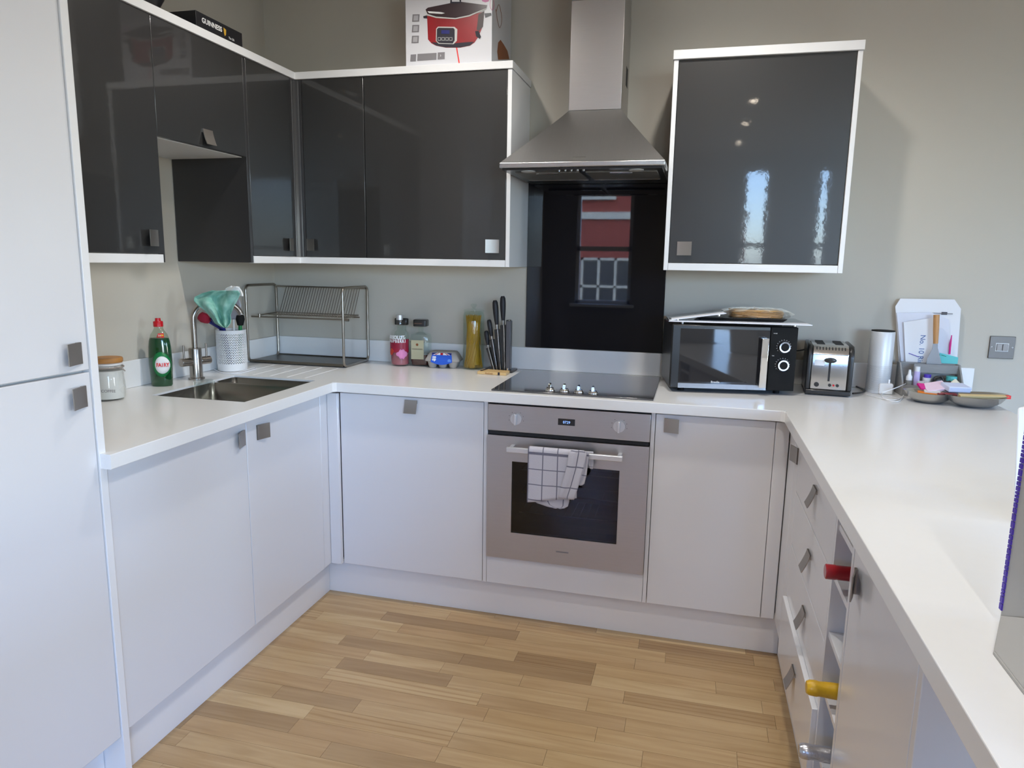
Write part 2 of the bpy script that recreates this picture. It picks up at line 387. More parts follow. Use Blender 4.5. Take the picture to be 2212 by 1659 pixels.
def wall_with_holes(name, ax, plane, thick, a0, a1, holes, m):
    """wall slab in plane, outward thickness, holes (a0,a1,z0,z1) sorted"""
    b = MB()
    def add(p0, p1, z0, z1):
        if ax == 'y': b.box(p0, p1, min(plane, plane+thick), max(plane, plane+thick), z0, z1)
        else: b.box(min(plane, plane+thick), max(plane, plane+thick), p0, p1, z0, z1)
    cur = a0
    for h in sorted(holes):
        add(cur, h[0], 0, RZ); add(h[0], h[1], 0, h[2]); add(h[0], h[1], h[3], RZ); cur = h[1]
    add(cur, a1, 0, RZ)
    return struct(b, name, m)
wall_with_holes('wall_back', 'y', 0, .12, -.12, RX+.12, [], M['wall'])
wall_with_holes('wall_left', 'x', 0, -.12, RY, 0, [], M['wall'])
wall_with_holes('wall_front', 'y', RY, -.12, -.12, RX+.12, [w[2:] for w in WINDOWS if w[0] == 'y'], mat('taupe_paint', (.22, .205, .18, 1), .8))
wall_with_holes('wall_right', 'x', RX, .12, RY, 0, [w[2:] for w in WINDOWS if w[0] == 'x'], M['wall'])
struct(B(-.12, RX+.12, RY-.12, .12, RZ, RZ+.1), 'ceiling', M['ceil'])
for i, (ax, pl, a0, a1, z0, z1) in enumerate(WINDOWS):
    b = MB(); t = .045; sgn = -1 if ax == 'y' else 1; zm = (z0+z1)/2
    def bar(p0, p1, q0, q1, b=b, ax=ax, pl=pl, sgn=sgn):
        d0, d1 = sorted((pl+sgn*.03, pl+sgn*.08))
        b.box(p0, p1, d0, d1, q0, q1) if ax == 'y' else b.box(d0, d1, p0, p1, q0, q1)
    bar(a0, a0+t, z0, z1); bar(a1-t, a1, z0, z1); bar(a0, a1, z0, z0+t); bar(a0, a1, z1-t, z1); bar(a0, a1, zm-.03, zm+.03)
    w = struct(b, 'window_%d' % (i+1), M['winw'])
    g = MB(); d = pl+sgn*.055
    for q0, q1 in ((z0+t, zm-.03), (zm+.03, z1-t)):
        g = MB()
        (g.box(a0+t, a1-t, d-.002, d+.002, q0, q1) if ax == 'y' else g.box(d-.002, d+.002, a0+t, a1-t, q0, q1))
        g.build('pane', M['pane'], w, smooth=False)
    s = MB(); (s.box(a0-.05, a1+.05, pl-.01, pl+.1, z0-.035, z0) if ax == 'y' else s.box(pl-.1, pl+.01, a0-.05, a1+.05, z0-.035, z0))
    s.build('window_sill', M['winw'], w, smooth=False)
# ceiling downlights
SPOT_AT = ['over the worktop near the sink corner', 'over the hob side of the kitchen', 'in the middle of the kitchen ceiling', 'in the room, first of the row mirrored in the dark door', 'in the room, second of the mirrored row', 'in the room, third of the mirrored row', 'beyond the breakfast bar near the back wall', 'beyond the breakfast bar in mid room', 'beyond the breakfast bar near the street wall', 'behind the tall unit side of the room']
for i, (x, y) in enumerate(SPOTS):
    t = thing('ceiling_light', 'recessed ceiling spotlight '+SPOT_AT[i], 'light', (x, y, RZ), group='ceiling spotlights')
    MB().lathe([(.036, RZ-.002), (.046, RZ-.002), (.046, RZ-.006), (.036, RZ-.006)], (x, y), cap0=False, cap1=False).build('rim', M['chrome'], t)
    MB().lathe([(.033, RZ-.0015), (.033, RZ-.0035)], (x, y)).build('lamp', M['lamp'], t)

# the house across the street (met in the reflection in the black glass)
HY = -15.0
h = thing('house', 'red brick house with pale stone trim across the street', 'house', (0, HY, 0))
B(-6, 3.0, HY-4, HY, -3, 2.45).build('wall', M['brick'], h, smooth=False)
B(-6, 3.05, HY-4, HY+.06, 2.45, 2.62).build('cornice', M['stone'], h, smooth=False)
MB().prism([(-2.6, 2.62), (1.2, 2.62), (-.7, 5.0)], 'y', HY-3.8, HY-.02).build('gable', M['brick'], h, smooth=False)
for s0, s1 in (((-2.9, 2.62), (-.7, 5.25)), ((1.5, 2.62), (-.7, 5.25))):
    MB().prism([s0, s1, (s1[0], s1[1]-.3), (s0[0]+(.3 if s0[0] < s1[0] else -.3), 2.62)], 'y', HY-.05, HY+.15).build('bargeboard', M['stone'], h, smooth=False)
for wx in (-4.6, -2.2, -.1, 1.7):
    for wz in (-.6,):
        w = B(wx-.75, wx+.55, HY, HY+.04, wz, wz+2.1).build('window', M['darkwin'], h, smooth=False)
        b = MB()
        for k in range(4): b.box(wx-.77+k*.42, wx-.71+k*.42, HY+.04, HY+.08, wz, wz+2.1)
        for k in range(4): b.box(wx-.77, wx+.57, HY+.04, HY+.08, wz+k*.68, wz+.06+k*.68)
        b.build('window_frame', M['stone'], w, smooth=False)
w = B(-1.3, -.1, HY-.02, HY+.02, 3.0, 4.1).build('window', M['darkwin'], h, smooth=False)
B(-1.35, -.05, HY+.02, HY+.08, 2.92, 3.0).build('window_ledge', M['stone'], w, smooth=False)

# ---------------------------------------------------------------- worktop
H = .904; TH = .037; DF = -.604; LX = .632; PX = 2.277; PR = 3.022; LE = -1.695; PE = -2.95
SX0, SX1, SY0, SY1 = .178, .545, -1.045, -.588      # sink opening
GX0, GX1, GY0, GY1 = .115, .535, -.555, -.275       # drainer grooves
wt = thing('worktop', 'white solid surface worktop running round all three sides of the kitchen', 'worktop', (0, 0, H-TH))
b = MB()
def slab(x0, x1, y0, y1): b.box(x0, x1, y0, y1, H-TH, H)
xs = [.003, GX0, SX0, GX1, SX1, LX-.006]
# left run cut round sink and drainer
slab(.003, LX-.006, LE+.0, SY0); slab(.003, SX0, SY0, SY1); slab(SX1, LX-.006, SY0, SY1)
slab(.003, LX-.006, SY1, GY0); slab(.003, GX0, GY0, GY1); slab(GX1, LX-.006, GY0, GY1); slab(.003, LX-.006, GY1, -.003)
slab(LX-.006, PX+.006, DF+.006, -.003); slab(PX+.006, PR, PE, -.003)
b.build('worktop_slab', M['top'], wt, smooth=False)
# front nosing with softened edges
def nosing(pts):
    """rounded front strip following pts (front line), inside offset 6 mm"""
    b = MB(); R = .0018
    prof = [(0, 0), (0, TH), (.006-R, TH), (.006-R*.3, TH-R*.3), (.006, TH-R), (.006, R), (.006-R*.3, R*.3), (.006-R, 0)]
    P = [Vector(p) for p in pts]; rings = []
    for i, p in enumerate(P):
        d0 = (P[i]-P[i-1]).normalized() if i else (P[1]-P[0]).normalized()
        d1 = (P[i+1]-P[i]).normalized() if i < len(P)-1 else d0
        n0 = Vector((d0.y, -d0.x)); n1 = Vector((d1.y, -d1.x)); n = (n0+n1)/2; n = n/max(n.dot(n0), .2)
        rings.append([b.v((p.x+n.x*(o-.006+0), p.y+n.y*(o-.006+0), H-TH+z)) for o, z in prof])
    b.skin(rings); return b
nosing([(LX, LE), (LX, DF-.012), (LX+.012, DF), (PX-.012, DF), (PX, DF-.012), (PX, PE)]).build('front_edge', M['top'], wt, smooth=False)
# drainer: a recessed panel with five grooves
b = MB(); gx = [.165+.078*i for i in range(5)]
prof = [(GX0, H)]
for g in gx: prof += [(g-.0045, H), (g-.002, H-.0035), (g+.002, H-.0035), (g+.0045, H)]
prof += [(GX1, H), (GX1, H-TH), (GX0, H-TH)]
b.prism(prof, 'y', GY0, GY1).build('drainer_grooves', M['top'], wt, smooth=False)
UZ = 1.003
u1 = solo(B(.003, 3.018, -.015, -.002, H+.0005, UZ), 'upstand', M['top'], (1.5, 0, H), 'long white upstand along the wall behind hob and microwave', 'upstand', bevel=.0015)
u2 = solo(B(.003, .015, LE+.003, -.016, H+.0005, UZ), 'upstand', M['top'], (0, -.9, H), 'short white upstand on the wall behind the sink tap', 'upstand', bevel=.0015)

# sink
sk = thing('sink', 'undermounted stainless steel sink of one big and one small bowl', 'sink', (.36, -.82, .72))
def bowl(x0, x1, y0, y1, depth, name):
    x0 += .0005; x1 -= .0005; y0 += .0005; y1 -= .0005; b = MB(); zt = H-.007; zb = H-depth; r = .018
    def rr4(x0, x1, y0, y1, r, z):
        pts = []
        for cx, cy, a0 in ((x1-r, y1-r, 0), (x0+r, y1-r, 90), (x0+r, y0+r, 180), (x1-r, y0+r, 270)):
            for k in range(5):
                a = math.radians(a0+k*22.5); pts.append(b.v((cx+r*math.cos(a), cy+r*math.sin(a), z)))
        return pts
    rings = [rr4(x0, x1, y0, y1, r, zt), rr4(x0+.004, x1-.004, y0+.004, y1-.004, r, zb+.02), rr4(x0+.022, x1-.022, y0+.022, y1-.022, r*.6, zb)]
    b.skin(rings, cap0=False, cap1=True)
    o = b.build(name, M['sink'], sk, solid=.0012, ang=30)
    cx, cy = (x0+x1)/2, (y0+y1)/2
    MB().lathe([(.038, zb+.001), (.04, zb+.004), (.03, zb+.004), (.028, zb+.002)], (cx, cy), n=24).build('drain', M['chrome'], o)
    return o
DV = -.715
bowl(SX0, SX1, SY0, DV-.009, .175, 'main_bowl'); bowl(SX0, SX1, DV+.009, SY1, .13, 'small_bowl')
B(SX0+.001, SX1-.001, DV-.0085, DV+.0085, H-.06, H-.012).build('divider', M['tap'], sk, bevel=.003)
ov = MB().cyl((SX0+.001, -.95, .862), (SX0+.006, -.95, .862), .014); ov.build('overflow', M['gap'], sk)

# ---------------------------------------------------------------- base cabinets
DX = .592; DZ0, DZ1 = .150, H-TH-.008
def cabinet(name, label, x0, x1, y0, y1, z0, z1, cat='cabinet', m='carcass'):
    t = thing(name, label, cat, ((x0+x1)/2, (y0+y1)/2, z0))
    B(x0, x1, y0, y1, z0, z1).build('body', M[m], t, smooth=False)
    return t
def door(t, x0, x1, y0, y1, z0, z1, m='door', name='door', bv=.0015): return B(x0, x1, y0, y1, z0, z1).build(name, M[m], t, bevel=bv)
# run under the sink: doors face +x
c = cabinet('base_cabinet', 'white sink cabinet beside the tall unit with a handle at its top corner', .02, DX-.021, -1.674, -1.113, .161, .72)
B(.02, DX-.021, -1.674, -1.113, .15, .16).build('base', M['carcass'], c)
d = door(c, DX-.018, DX, -1.6735, -1.1115, DZ0, DZ1); handle(d, (DX, -1.146, .806), (1, 0, 0), (0, -1, 0))
c2 = cabinet('base_cabinet', 'white base cabinet in the inner corner below the drainer', .02, DX-.021, -1.105, -.60, .15, .72)
d = door(c2, DX-.018, DX, -1.1085, -.645, DZ0, DZ1); handle(d, (DX, -1.030, .806), (1, 0, 0), (0, 1, 0))
# corner post, an L seen from inside
cp = thing('corner_post', 'slim white corner post between the sink run and the dishwasher run', 'corner post', (.6, -.6, .15))
B(DX-.018, DX, -.643, -.575, DZ0, DZ1).build('post_side', M['door'], cp, bevel=.003); B(DX+.0005, .6395, -.593, -.575, DZ0, DZ1).build('post_front', M['door'], cp, bevel=.003)
FY = -.575
c3 = cabinet('base_cabinet', 'white base unit next to the oven with one handle centred at its top', .642, 1.228, FY+.021, -.03, .15, H-TH-.001)
d = door(c3, .641, 1.2295, FY, FY+.018, DZ0, DZ1); handle(d, (.941, FY, .824), (0, -1, 0), (0, 0, -1))
# oven housing
oh = thing('oven_housing', 'white oven housing with a plain panel below the oven', 'cabinet', (1.546, -.3, .15))
B(1.2315, 1.2465, FY, -.03, .15, H-TH-.001).build('side_panel', M['door'], oh, bevel=.001)
B(1.8435, 1.8575, FY, -.03, .15, H-TH-.001).build('side_panel', M['door'], oh, bevel=.001)
B(1.2475, 1.8425, FY, FY+.018, .15, .259).build('lower_panel', M['door'], oh, bevel=.0015)
B(1.2475, 1.8425, FY+.02, -.05, .245, .257).build('shelf', M['carcass'], oh)
c4 = cabinet('base_cabinet', 'white base unit under the microwave with a handle at its top corner', 1.860, 2.235, FY+.021, -.03, .15, H-TH-.001)
d = door(c4, 1.8595, 2.2545, FY, FY+.018, DZ0, DZ1); handle(d, (1.914, FY, .822), (0, -1, 0), (1, 0, 0))
PDX = 2.303
cp = thing('corner_post', 'slim white corner post between the microwave run and the drawers', 'corner post', (2.28, -.6, .15))
B(2.256, PDX-.001, FY, FY+.018, DZ0, DZ1).build('post_front', M['door'], cp, bevel=.003); B(PDX, PDX+.018, -.715, FY-.002, DZ0, DZ1).build('post_side', M['door'], cp, bevel=.003)
# peninsula units: doors face -x
nd = cabinet('base_cabinet', 'narrow white filler unit with a handle between corner post and drawers', PDX+.021, PR-.03, -.795, -.60, .15, H-TH-.001)
d = door(nd, PDX, PDX+.018, -.7965, -.7175, DZ0, DZ1); handle(d, (PDX, -.765, .80), (-1, 0, 0), (0, 1, 0))
dr = cabinet('drawer_unit', 'white unit of four drawers with tab handles, its lowest drawer ajar', PDX+.021, PR-.03, -1.395, -.80, .15, H-TH-.001, cat='drawers')
for k, (z0, z1, ox) in enumerate(((.694, DZ1, 0), (.524, .691, 0), (.350, .521, 0), (.150, .347, .012))):
    d = door(dr, PDX-ox, PDX+.018-ox, -1.3965, -.7985, z0, z1, name='drawer'); handle(d, (PDX-ox, -1.125, (.782, .603, .440, .262)[k]), (-1, 0, 0), (0, 0, -1), rise=.018)
# wine rack
wr = thing('wine_rack', 'narrow white open wine rack with three bottle necks sticking out', 'wine rack', (2.6, -1.49, .15))
WY0, WY1 = -1.588, -1.398
B(PDX, PR-.03, WY1-.016, WY1-.0005, .15, H-TH-.001).build('side_panel', M['door'], wr); B(PDX, PR-.03, WY0+.0005, WY0+.016, .15, H-TH-.001).build('side_panel', M['door'], wr)
B(PR-.05, PR-.03, WY0+.016, WY1-.016, .15, H-TH-.001).build('back_panel', M['carcass'], wr)
wz = [.150, .2485, .405, .5425, .680, .800]
for z in wz:
    s = B(PDX+.004, PR-.05, WY0+.016, WY1-.016, z, z+.014).build('shelf', M['door'], wr, bevel=.001)
def wine(z, m, label, out, cap='cap'):
    yc = (WY0+WY1)/2; r = .0375; zc = z+.014+r+.001; x0 = PDX-out
    t = thing('wine_bottle', label, 'bottle', (PDX+.2, yc, zc-r))
    Mx = Matrix.Translation((x0, yc, zc)) @ Matrix.Rotation(PI/2, 4, 'Y')
    MB(Mx).lathe([(.0142, .05), (.0145, .10), (.03, .135), (r, .17), (r, .31), (.03, .315)], n=20).build('body', mat('dark_bottle', S(20, 40, 22), .1), t)
    MB(Mx).lathe([(.0145, 0), (.0162, .002), (.0162, .02), (.0155, .022), (.0158, .06), (.0152, .085)] if cap == 'screw' else [(.013, 0), (.0165, .006), (.0175, .02), (.016, .026), (.0175, .05), (.018, .085)], n=20).build('cap', m, t)
    return t
wb = wine(wz[4], M['redfoil'], 'wine bottle with a red screw cap in the rack, topmost of three', .032, 'screw')
for k in range(5):
    pass
wine(wz[2], M['yellowfoil'], 'wine bottle with gold foil neck in the rack', .047)
wine(wz[1], M['silverfoil'], 'wine bottle with silver foil neck low in the rack', .05)
c5 = cabinet('base_cabinet', 'white end unit of the breakfast bar, beside the wine rack', PDX+.021, PR-.03, -2.012, -1.592, .15, H-TH-.001)
d = door(c5, PDX, PDX+.018, -2.012, -1.5905, DZ0, DZ1); handle(d, (PDX, -1.645, .775), (-1, 0, 0), (0, -1, 0))
solo(B(PDX, PR-.02, -2.033, -2.014, 0, H-TH-.001), 'end_panel', M['door'], (2.66, -2.02, 0), 'white end panel closing the breakfast bar units', 'panel', bevel=.0015)
solo(B(PR-.028, PR-.010, -2.01, -.003, 0, H-TH-.001), 'back_panel', M['door'], (3.0, -1, 0), 'white back panel of the peninsula units', 'panel', bevel=.0015)
solo(B(2.36, PR-.02, PE+.02, PE+.05, 0, H-TH-.001), 'support_panel', M['door'], (2.7, PE+.03, 0), 'white support panel under the open end of the breakfast bar', 'panel', bevel=.0015)
# plinths
solo(B(.535, .551, -1.672, -.536, 0, .1485), 'plinth', M['panel'], (.54, -1.1, 0), 'white plinth below the sink run doors', 'plinth', bevel=.001)
solo(B(.535, 2.328, -.534, -.518, 0, .1485), 'plinth', M['panel'], (1.43, -.53, 0), 'white plinth below the oven run', 'plinth', bevel=.001)
solo(B(2.328, 2.344, -2.01, -.536, 0, .1485), 'plinth', M['panel'], (2.33, -1.3, 0), 'white plinth below the drawers and wine rack', 'plinth', bevel=.001)
# tall unit
tu = thing('tall_unit', 'tall white larder unit with an upper and a lower door', 'cabinet', (.3, -2.0, 0))
B(.004, .602, -1.6985, -1.6775, 0, 2.36).build('end_panel', M['panel'], tu, bevel=.001)
B(.02, .575, -2.31, -1.700, .15, 2.36).build('body', M['carcass'], tu, smooth=False)
d = B(.579, .598, -2.31, -1.7005, 1.110, 2.36).build('door', M['door'], tu, bevel=.0015); handle(d, (.598, -1.746, 1.152), (1, 0, 0), (0, -1, 0))
d = B(.579, .598, -2.31, -1.7005, .150, 1.104).build('door', M['door'], tu, bevel=.0015); handle(d, (.598, -1.743, 1.05), (1, 0, 0), (0, -1, 0))
B(.52, .536, -2.31, -1.7005, 0, .1485).build('plinth', M['panel'], tu)

# ---------------------------------------------------------------- wall cabinets
CX = .33; CY = -.309; WB, WT = 1.381, 2.092; PB = 1.354; CT = 2.121
a = cabinet('wall_cabinet', 'charcoal gloss wall cabinet beside the tall unit, over the coffee jar', .004, CX-.02, -1.674, -1.118, WB, WT, m='carcass')
d = door(a, CX-.018, CX, -1.674, -1.1105, WB+.001, WT, 'dark'); handle(d, (CX, -1.165, 1.43), (1, 0, 0), (0, -1, 0))
B(.006, CX-.001, -1.1165, -1.1105, PB+.002, 1.735).build('side_panel', M['darkp'], a)
bc = thing('bridging_cabinet', 'short charcoal gloss cabinet above the sink with a pale underside', 'cabinet', (.16, -.88, 1.737))
B(.004, CX-.02, -1.1095, -.658, 1.739, WT).build('body', M['carcass'], bc, smooth=False)
d = door(bc, CX-.018, CX, -1.1095, -.6575, 1.741, WT, 'dark'); handle(d, (CX, -.875, 1.775), (1, 0, 0), (0, 0, -1))
cc = cabinet('wall_cabinet', 'charcoal gloss wall cabinet nearest the inner corner above the tap', .02, CX-.02, -.64, -.30, WB, WT)
B(.004, CX-.001, -.6565, -.6415, PB+.002, WT).build('side_panel', M['darkp'], cc, bevel=.001)
d = door(cc, CX-.018, CX, -.6405, -.3475, WB+.001, WT, 'dark'); handle(d, (CX, -.39, 1.43), (1, 0, 0), (0, -1, 0))
dd = thing('corner_post', 'fluted charcoal corner post between the dark wall cabinets', 'corner post', (CX, CY, WB))
b = MB(); b.prism([(CX-.018, -.3455), (CX-.001, -.3455), (CX, -.338), (CX-.004, -.334), (CX, -.330), (CX-.003, -.322), (CX+.004, CY-.003), (CX+.012, CY), (CX+.016, CY+.004), (CX+.02, CY), (CX+.029, CY+.001), (CX+.029, CY+.018), (CX-.018, CY+.018)], 'z', WB+.001, WT).build('post', M['darkp'], dd, ang=20)
e1 = cabinet('wall_cabinet', 'narrow charcoal gloss wall cabinet above the drying rack', .332, .635, CY+.02, -.004, WB, WT)
d = door(e1, .3605, .6355, CY, CY+.018, WB+.001, WT, 'dark'); handle(d, (.385, CY, 1.432), (0, -1, 0), (1, 0, 0), w=.048, h=.042)
e2 = cabinet('wall_cabinet', 'wide charcoal gloss wall cabinet next to the cooker hood', .637, 1.232, CY+.02, -.004, WB, WT)
d = door(e2, .6385, 1.232, CY, CY+.018, WB+.001, WT, 'dark'); handle(d, (1.182, CY, 1.434), (0, -1, 0), (-1, 0, 0), w=.052, h=.052)
B(1.2335, 1.250, CY-.001, -.004, PB, WT).build('end_panel', M['panel'], e2, bevel=.001)
# cornices and pelmets
def frame(name, label, boxes):
    t = thing(name, label, 'trim', boxes[0][:1]+(boxes[0][2], boxes[0][4]))
    return t
b = MB(); b.prism([(.004, -1.675), (CX+.006, -1.675), (CX+.006, CY-.006), (1.2535, CY-.006), (1.2535, -.004), (.004, -.004)], 'z', WT+.001, CT)
solo(b, 'cornice', M['panel'], (.3, -.8, WT), 'white cornice board capping the L of charcoal wall cabinets', 'cornice', bevel=.0012)
solo(B(CX-.022, CX+.001, -1.674, -1.119, PB, WB-.0005), 'pelmet', M['panel'], (CX, -1.4, PB), 'short white pelmet under the cabinet beside the tall unit', 'pelmet', bevel=.001)
b = MB(); b.prism([(CX-.022, -.640), (CX+.001, -.640), (CX+.001, CY-.001), (1.2325, CY-.001), (1.2325, CY+.022), (CX-.022, CY+.022)], 'z', PB, WB-.0005)
solo(b, 'pelmet', M['panel'], (.6, CY, PB), 'long white pelmet under the corner and wide charcoal cabinets', 'pelmet', bevel=.001)
for y0, y1 in ((-1.672, -1.120), (-.638, -.33)): pass
rc = thing('wall_cabinet', 'charcoal gloss wall cabinet framed in white above the microwave', 'cabinet', (2.155, -.16, PB))
RL, RR = 1.846, 2.465
B(RL+.018, RR-.018, CY+.022, -.004, WB, WT).build('body', M['carcass'], rc, smooth=False)
B(RL, RL+.016, CY-.003, -.004, PB+.0, WT).build('side_panel', M['panel'], rc, bevel=.001); B(RR-.016, RR, CY-.003, -.004, PB, WT).build('side_panel', M['panel'], rc, bevel=.001)
d = door(rc, RL+.0175, RR-.0175, CY+.002, CY+.02, WB+.001, WT, 'dark'); handle(d, (1.918, CY+.002, 1.434), (0, -1, 0), (1, 0, 0), w=.05, h=.052)
B(RL+.0165, RR-.0165, CY-.002, -.004, PB, WB-.0005).build('pelmet', M['panel'], rc, bevel=.001)
B(RL-.003, RR+.003, CY-.009, -.004, WT+.001, CT+.003).build('cornice', M['panel'], rc, bevel=.0012)

# ---------------------------------------------------------------- splashback, hood
solo(B(1.2505, 1.8445, -.0075, -.0015, UZ+.0008, 1.716), 'splashback', M['blackglass'], (1.55, 0, UZ), 'glossy black glass splashback between hob and cooker hood', 'splashback', bevel=.0008)
hd = thing('cooker_hood', 'stainless steel chimney cooker hood above the black splashback', 'cooker hood', (1.55, -.25, 1.7))
X0, X1, LY = 1.2545, 1.8425, -.497
b = MB()
b.hexa([(X0, LY, 1.708), (X1, LY, 1.708), (X1, -.003, 1.708), (X0, -.003, 1.708)], [(X0, LY, 1.727), (X1, LY, 1.727), (X1, -.003, 1.727), (X0, -.003, 1.727)])
b.build('lip', M['steelh'], hd, bevel=.004, seg=3)
cx0, cx1, cyf, cz = 1.4585, 1.6575, -.25, 1.945
b = MB(); rings = []
for k in range(9):
    t = k/8; e = t if k else 0; s = (1-t)**1.04
    x0 = cx0+(X0+.004-cx0)*s; x1 = cx1+(X1-.004-cx1)*s; y0 = cyf+(LY+.004-cyf)*s; z = 1.7275+(cz-1.7275)*t
    rings.append([b.v((x0, y0, z)), b.v((x1, y0, z)), b.v((x1, -.003, z)), b.v((x0, -.003, z))])
b.skin(rings); b.build('canopy', M['steelh'], hd, ang=30)
B(cx0, cx1, cyf, -.003, cz+.001, 2.335).build('chimney', M['steel'], hd, bevel=.0015)
B(cx0+.002, cx1-.002, cyf+.002, -.003, 2.336, RZ-.001).build('chimney_extension', M['steel'], hd, bevel=.0015)
B(cx1, cx1+.0006, -.12, -.06, 2.06, 2.13).build('vent_slot', M['gap'], hd)
B(X0+.01, X1-.01, LY+.012, -.02, 1.7005, 1.7075).build('underside', M['black'], hd)
for fx0, fx1 in ((X0+.045, 1.537), (1.560, X1-.03)):
    f = B(fx0, fx1, -.43, -.20, 1.696, 1.700).build('grease_filter', mat('filter_mesh', (.20, .19, .17, 1), .5, metal=.8, bump=.8, bscale=500), hd)
    B(fx0, fx1, -.206, -.200, 1.694, 1.6955).build('filter_edge', M['chrome'], f)
    B((fx0+fx1)/2-.04, (fx0+fx1)/2+.04, -.428, -.41, 1.692, 1.6955).build('filter_latch', M['chrome'], f)
for lx in (X0+.10, X1-.10): MB().cyl((lx, -.455, 1.700), (lx, -.455, 1.6975), .026).build('lamp', mat('frosted_lens', (.5, .5, .48, 1), .3), hd)
for i in range(5): MB().cyl((1.47+i*.022, -.462, 1.7005), (1.47+i*.022, -.462, 1.697), .005, n=12).build('button', M['chrome'], hd)
text('DESIGNAIR', .009, at(1242, 333, 'y', -.47)+Vector((0, -.0, 0)), (1, 0, 0), (0, .75, .66), M['chrome'], hd, sx=1) if False else None
bd = B(1.519, 1.566, -.4755, -.474, 1.7395, 1.7435).build('badge', M['chrome'], hd)

# ---------------------------------------------------------------- hob and oven
hb = thing('hob', 'black ceramic hob with four knobs let into the worktop above the oven', 'hob', (1.55, -.31, H))
HX0, HX1, HY0, HY1 = 1.257, 1.847, -.572, -.062
B(HX0, HX1, HY0, HY1, H+.0008, H+.006).build('glass', M['hobglass'], hb, bevel=.0015)
kz = H+.006
for k in range(4):
    p = at((1188, 1219, 1250, 1281)[k], (843, 845, 847.5, 850)[k], 'z', kz)
    o = MB().lathe([(.019, kz+.0005), (.019, kz+.003), (.0155, kz+.008), (.0135, kz+.010)], (p.x, p.y), n=28).build('knob', M['chrome'], hb)
    MB().prism([(p.y-.015, kz+.008), (p.y+.015, kz+.008), (p.y+.012, kz+.026), (p.y-.012, kz+.026)], 'x', p.x-.0055, p.x+.0055).build('grip', M['chrome'], o, bevel=.0015)

on = thing('oven', 'built-in stainless steel single oven with a towel on its handle', 'oven', (1.546, -.3, .26))
OX0, OX1, OY = 1.2485, 1.8425, -.588
OD = OY
B(OX0+.01, OX1-.01, -.552, -.03, .262, .856).build('liner', M['gap'], on) if False else None
# hollow cavity
b = MB()
b.box(OX0+.004, 1.335, -.568, -.06, .268, .745); b.box(1.752, OX1-.004, -.568, -.06, .268, .745); b.box(1.335, 1.752, -.568, -.06, .268, .335); b.box(1.335, 1.752, -.568, -.06, .68, .745); b.box(1.335, 1.752, -.08, -.06, .335, .68)
b.build('cavity', mat('oven_enamel', (.045, .04, .03, 1), .35), on, smooth=False)
B(OX0+.004, OX1-.004, -.566, -.06, .7455, .856).build('housing', M['gap'], on)
for z in (.59, .50, .42):
    b = MB()
    b.tube([(1.34, -.50, z), (1.75, -.50, z)], .003, 6); b.tube([(1.34, -.14, z), (1.75, -.14, z)], .003, 6)
    for k in range(14): b.tube([(1.36+k*.0285, -.50, z), (1.36+k*.0285, -.14, z)], .0014, 5)
    b.build('shelf_rack', M['chrome'], on)
B(OX0, OX1, OY+.006, -.567, .757, .857).build('fascia', M['steel'], on, bevel=.0015)
B(OX0+.003, OX1-.003, OY+.012, -.567, .7425, .7555).build('vent_gap', M['gap'], on)
B(OX0+.003, OX1-.003, OY+.014, -.567, .858, .865).build('vent_gap', M['gap'], on)
FS = OY+.006
dp = B(1.513, 1.575, FS-.0012, FS-.0001, .796, .820).build('display', M['black'], on, bevel=.001)
text('0729', .0135, (1.5445, FS-.0013, .803), (1, 0, 0), (0, 0, 1), M['display'], dp, name='digits', align='CENTER')
for kx in (1.357, 1.7335):
    o = MB().cyl((kx, FS, .807), (kx, FS-.006, .807), .021, n=28).build('knob', M['alu'], on)
    MB().prism([(kx-.004, .787), (kx+.004, .787), (kx+.004, .827), (kx-.004, .827)], 'y', FS-.022, FS-.006).build('grip', M['alu'], o, bevel=.001)
    b = MB()
    for a in range(-3, 4):
        if a: b.box(kx+math.sin(a*.6)*.028-.001, kx+math.sin(a*.6)*.028+.001, FS-.0005, FS-.0001, .807+math.cos(a*.6)*.028-.001, .807+math.cos(a*.6)*.028+.001)
    b.build('dial_marks', M['ink'], on)
# oven door: a frame round the glass
b = MB()
DZa, DZb = .262, .741; gx0, gx1, gz0, gz1 = 1.345, 1.742, .368, .646
b.box(OX0, gx0, OY, OY+.02, DZa, DZb); b.box(gx1, OX1, OY, OY+.02, DZa, DZb); b.box(gx0, gx1, OY, OY+.02, DZa, gz0); b.box(gx0, gx1, OY, OY+.02, gz1, DZb)
dr_ = b.build('door', M['steel'], on, smooth=False)
B(gx0-.0005, gx1+.0005, OY+.004, OY+.008, gz0, gz1).build('glass', glass('oven_glass', (.42, .40, .36, 1)), dr_, smooth=False)
text('HOTPOINT', .010, (1.5435, OY-.0001, .312), (1, 0, 0), (0, 0, 1), M['grey'], dr_, align='CENTER') if False else None
B(1.520, 1.567, OY-.0006, OY, .311, .316).build('badge', M['grey'], dr_)
HYY = -.632
b = MB(); b.box(1.335, 1.755, HYY-.006, HYY+.006, .692, .712)
hn = b.build('handle', M['nickel'] if False else M['alu'], dr_, bevel=.0025)
for hx in (1.343, 1.735):
    B(hx, hx+.014, HYY+.004, OY, .696, .711).build('bracket', M['alu'], hn, bevel=.001)

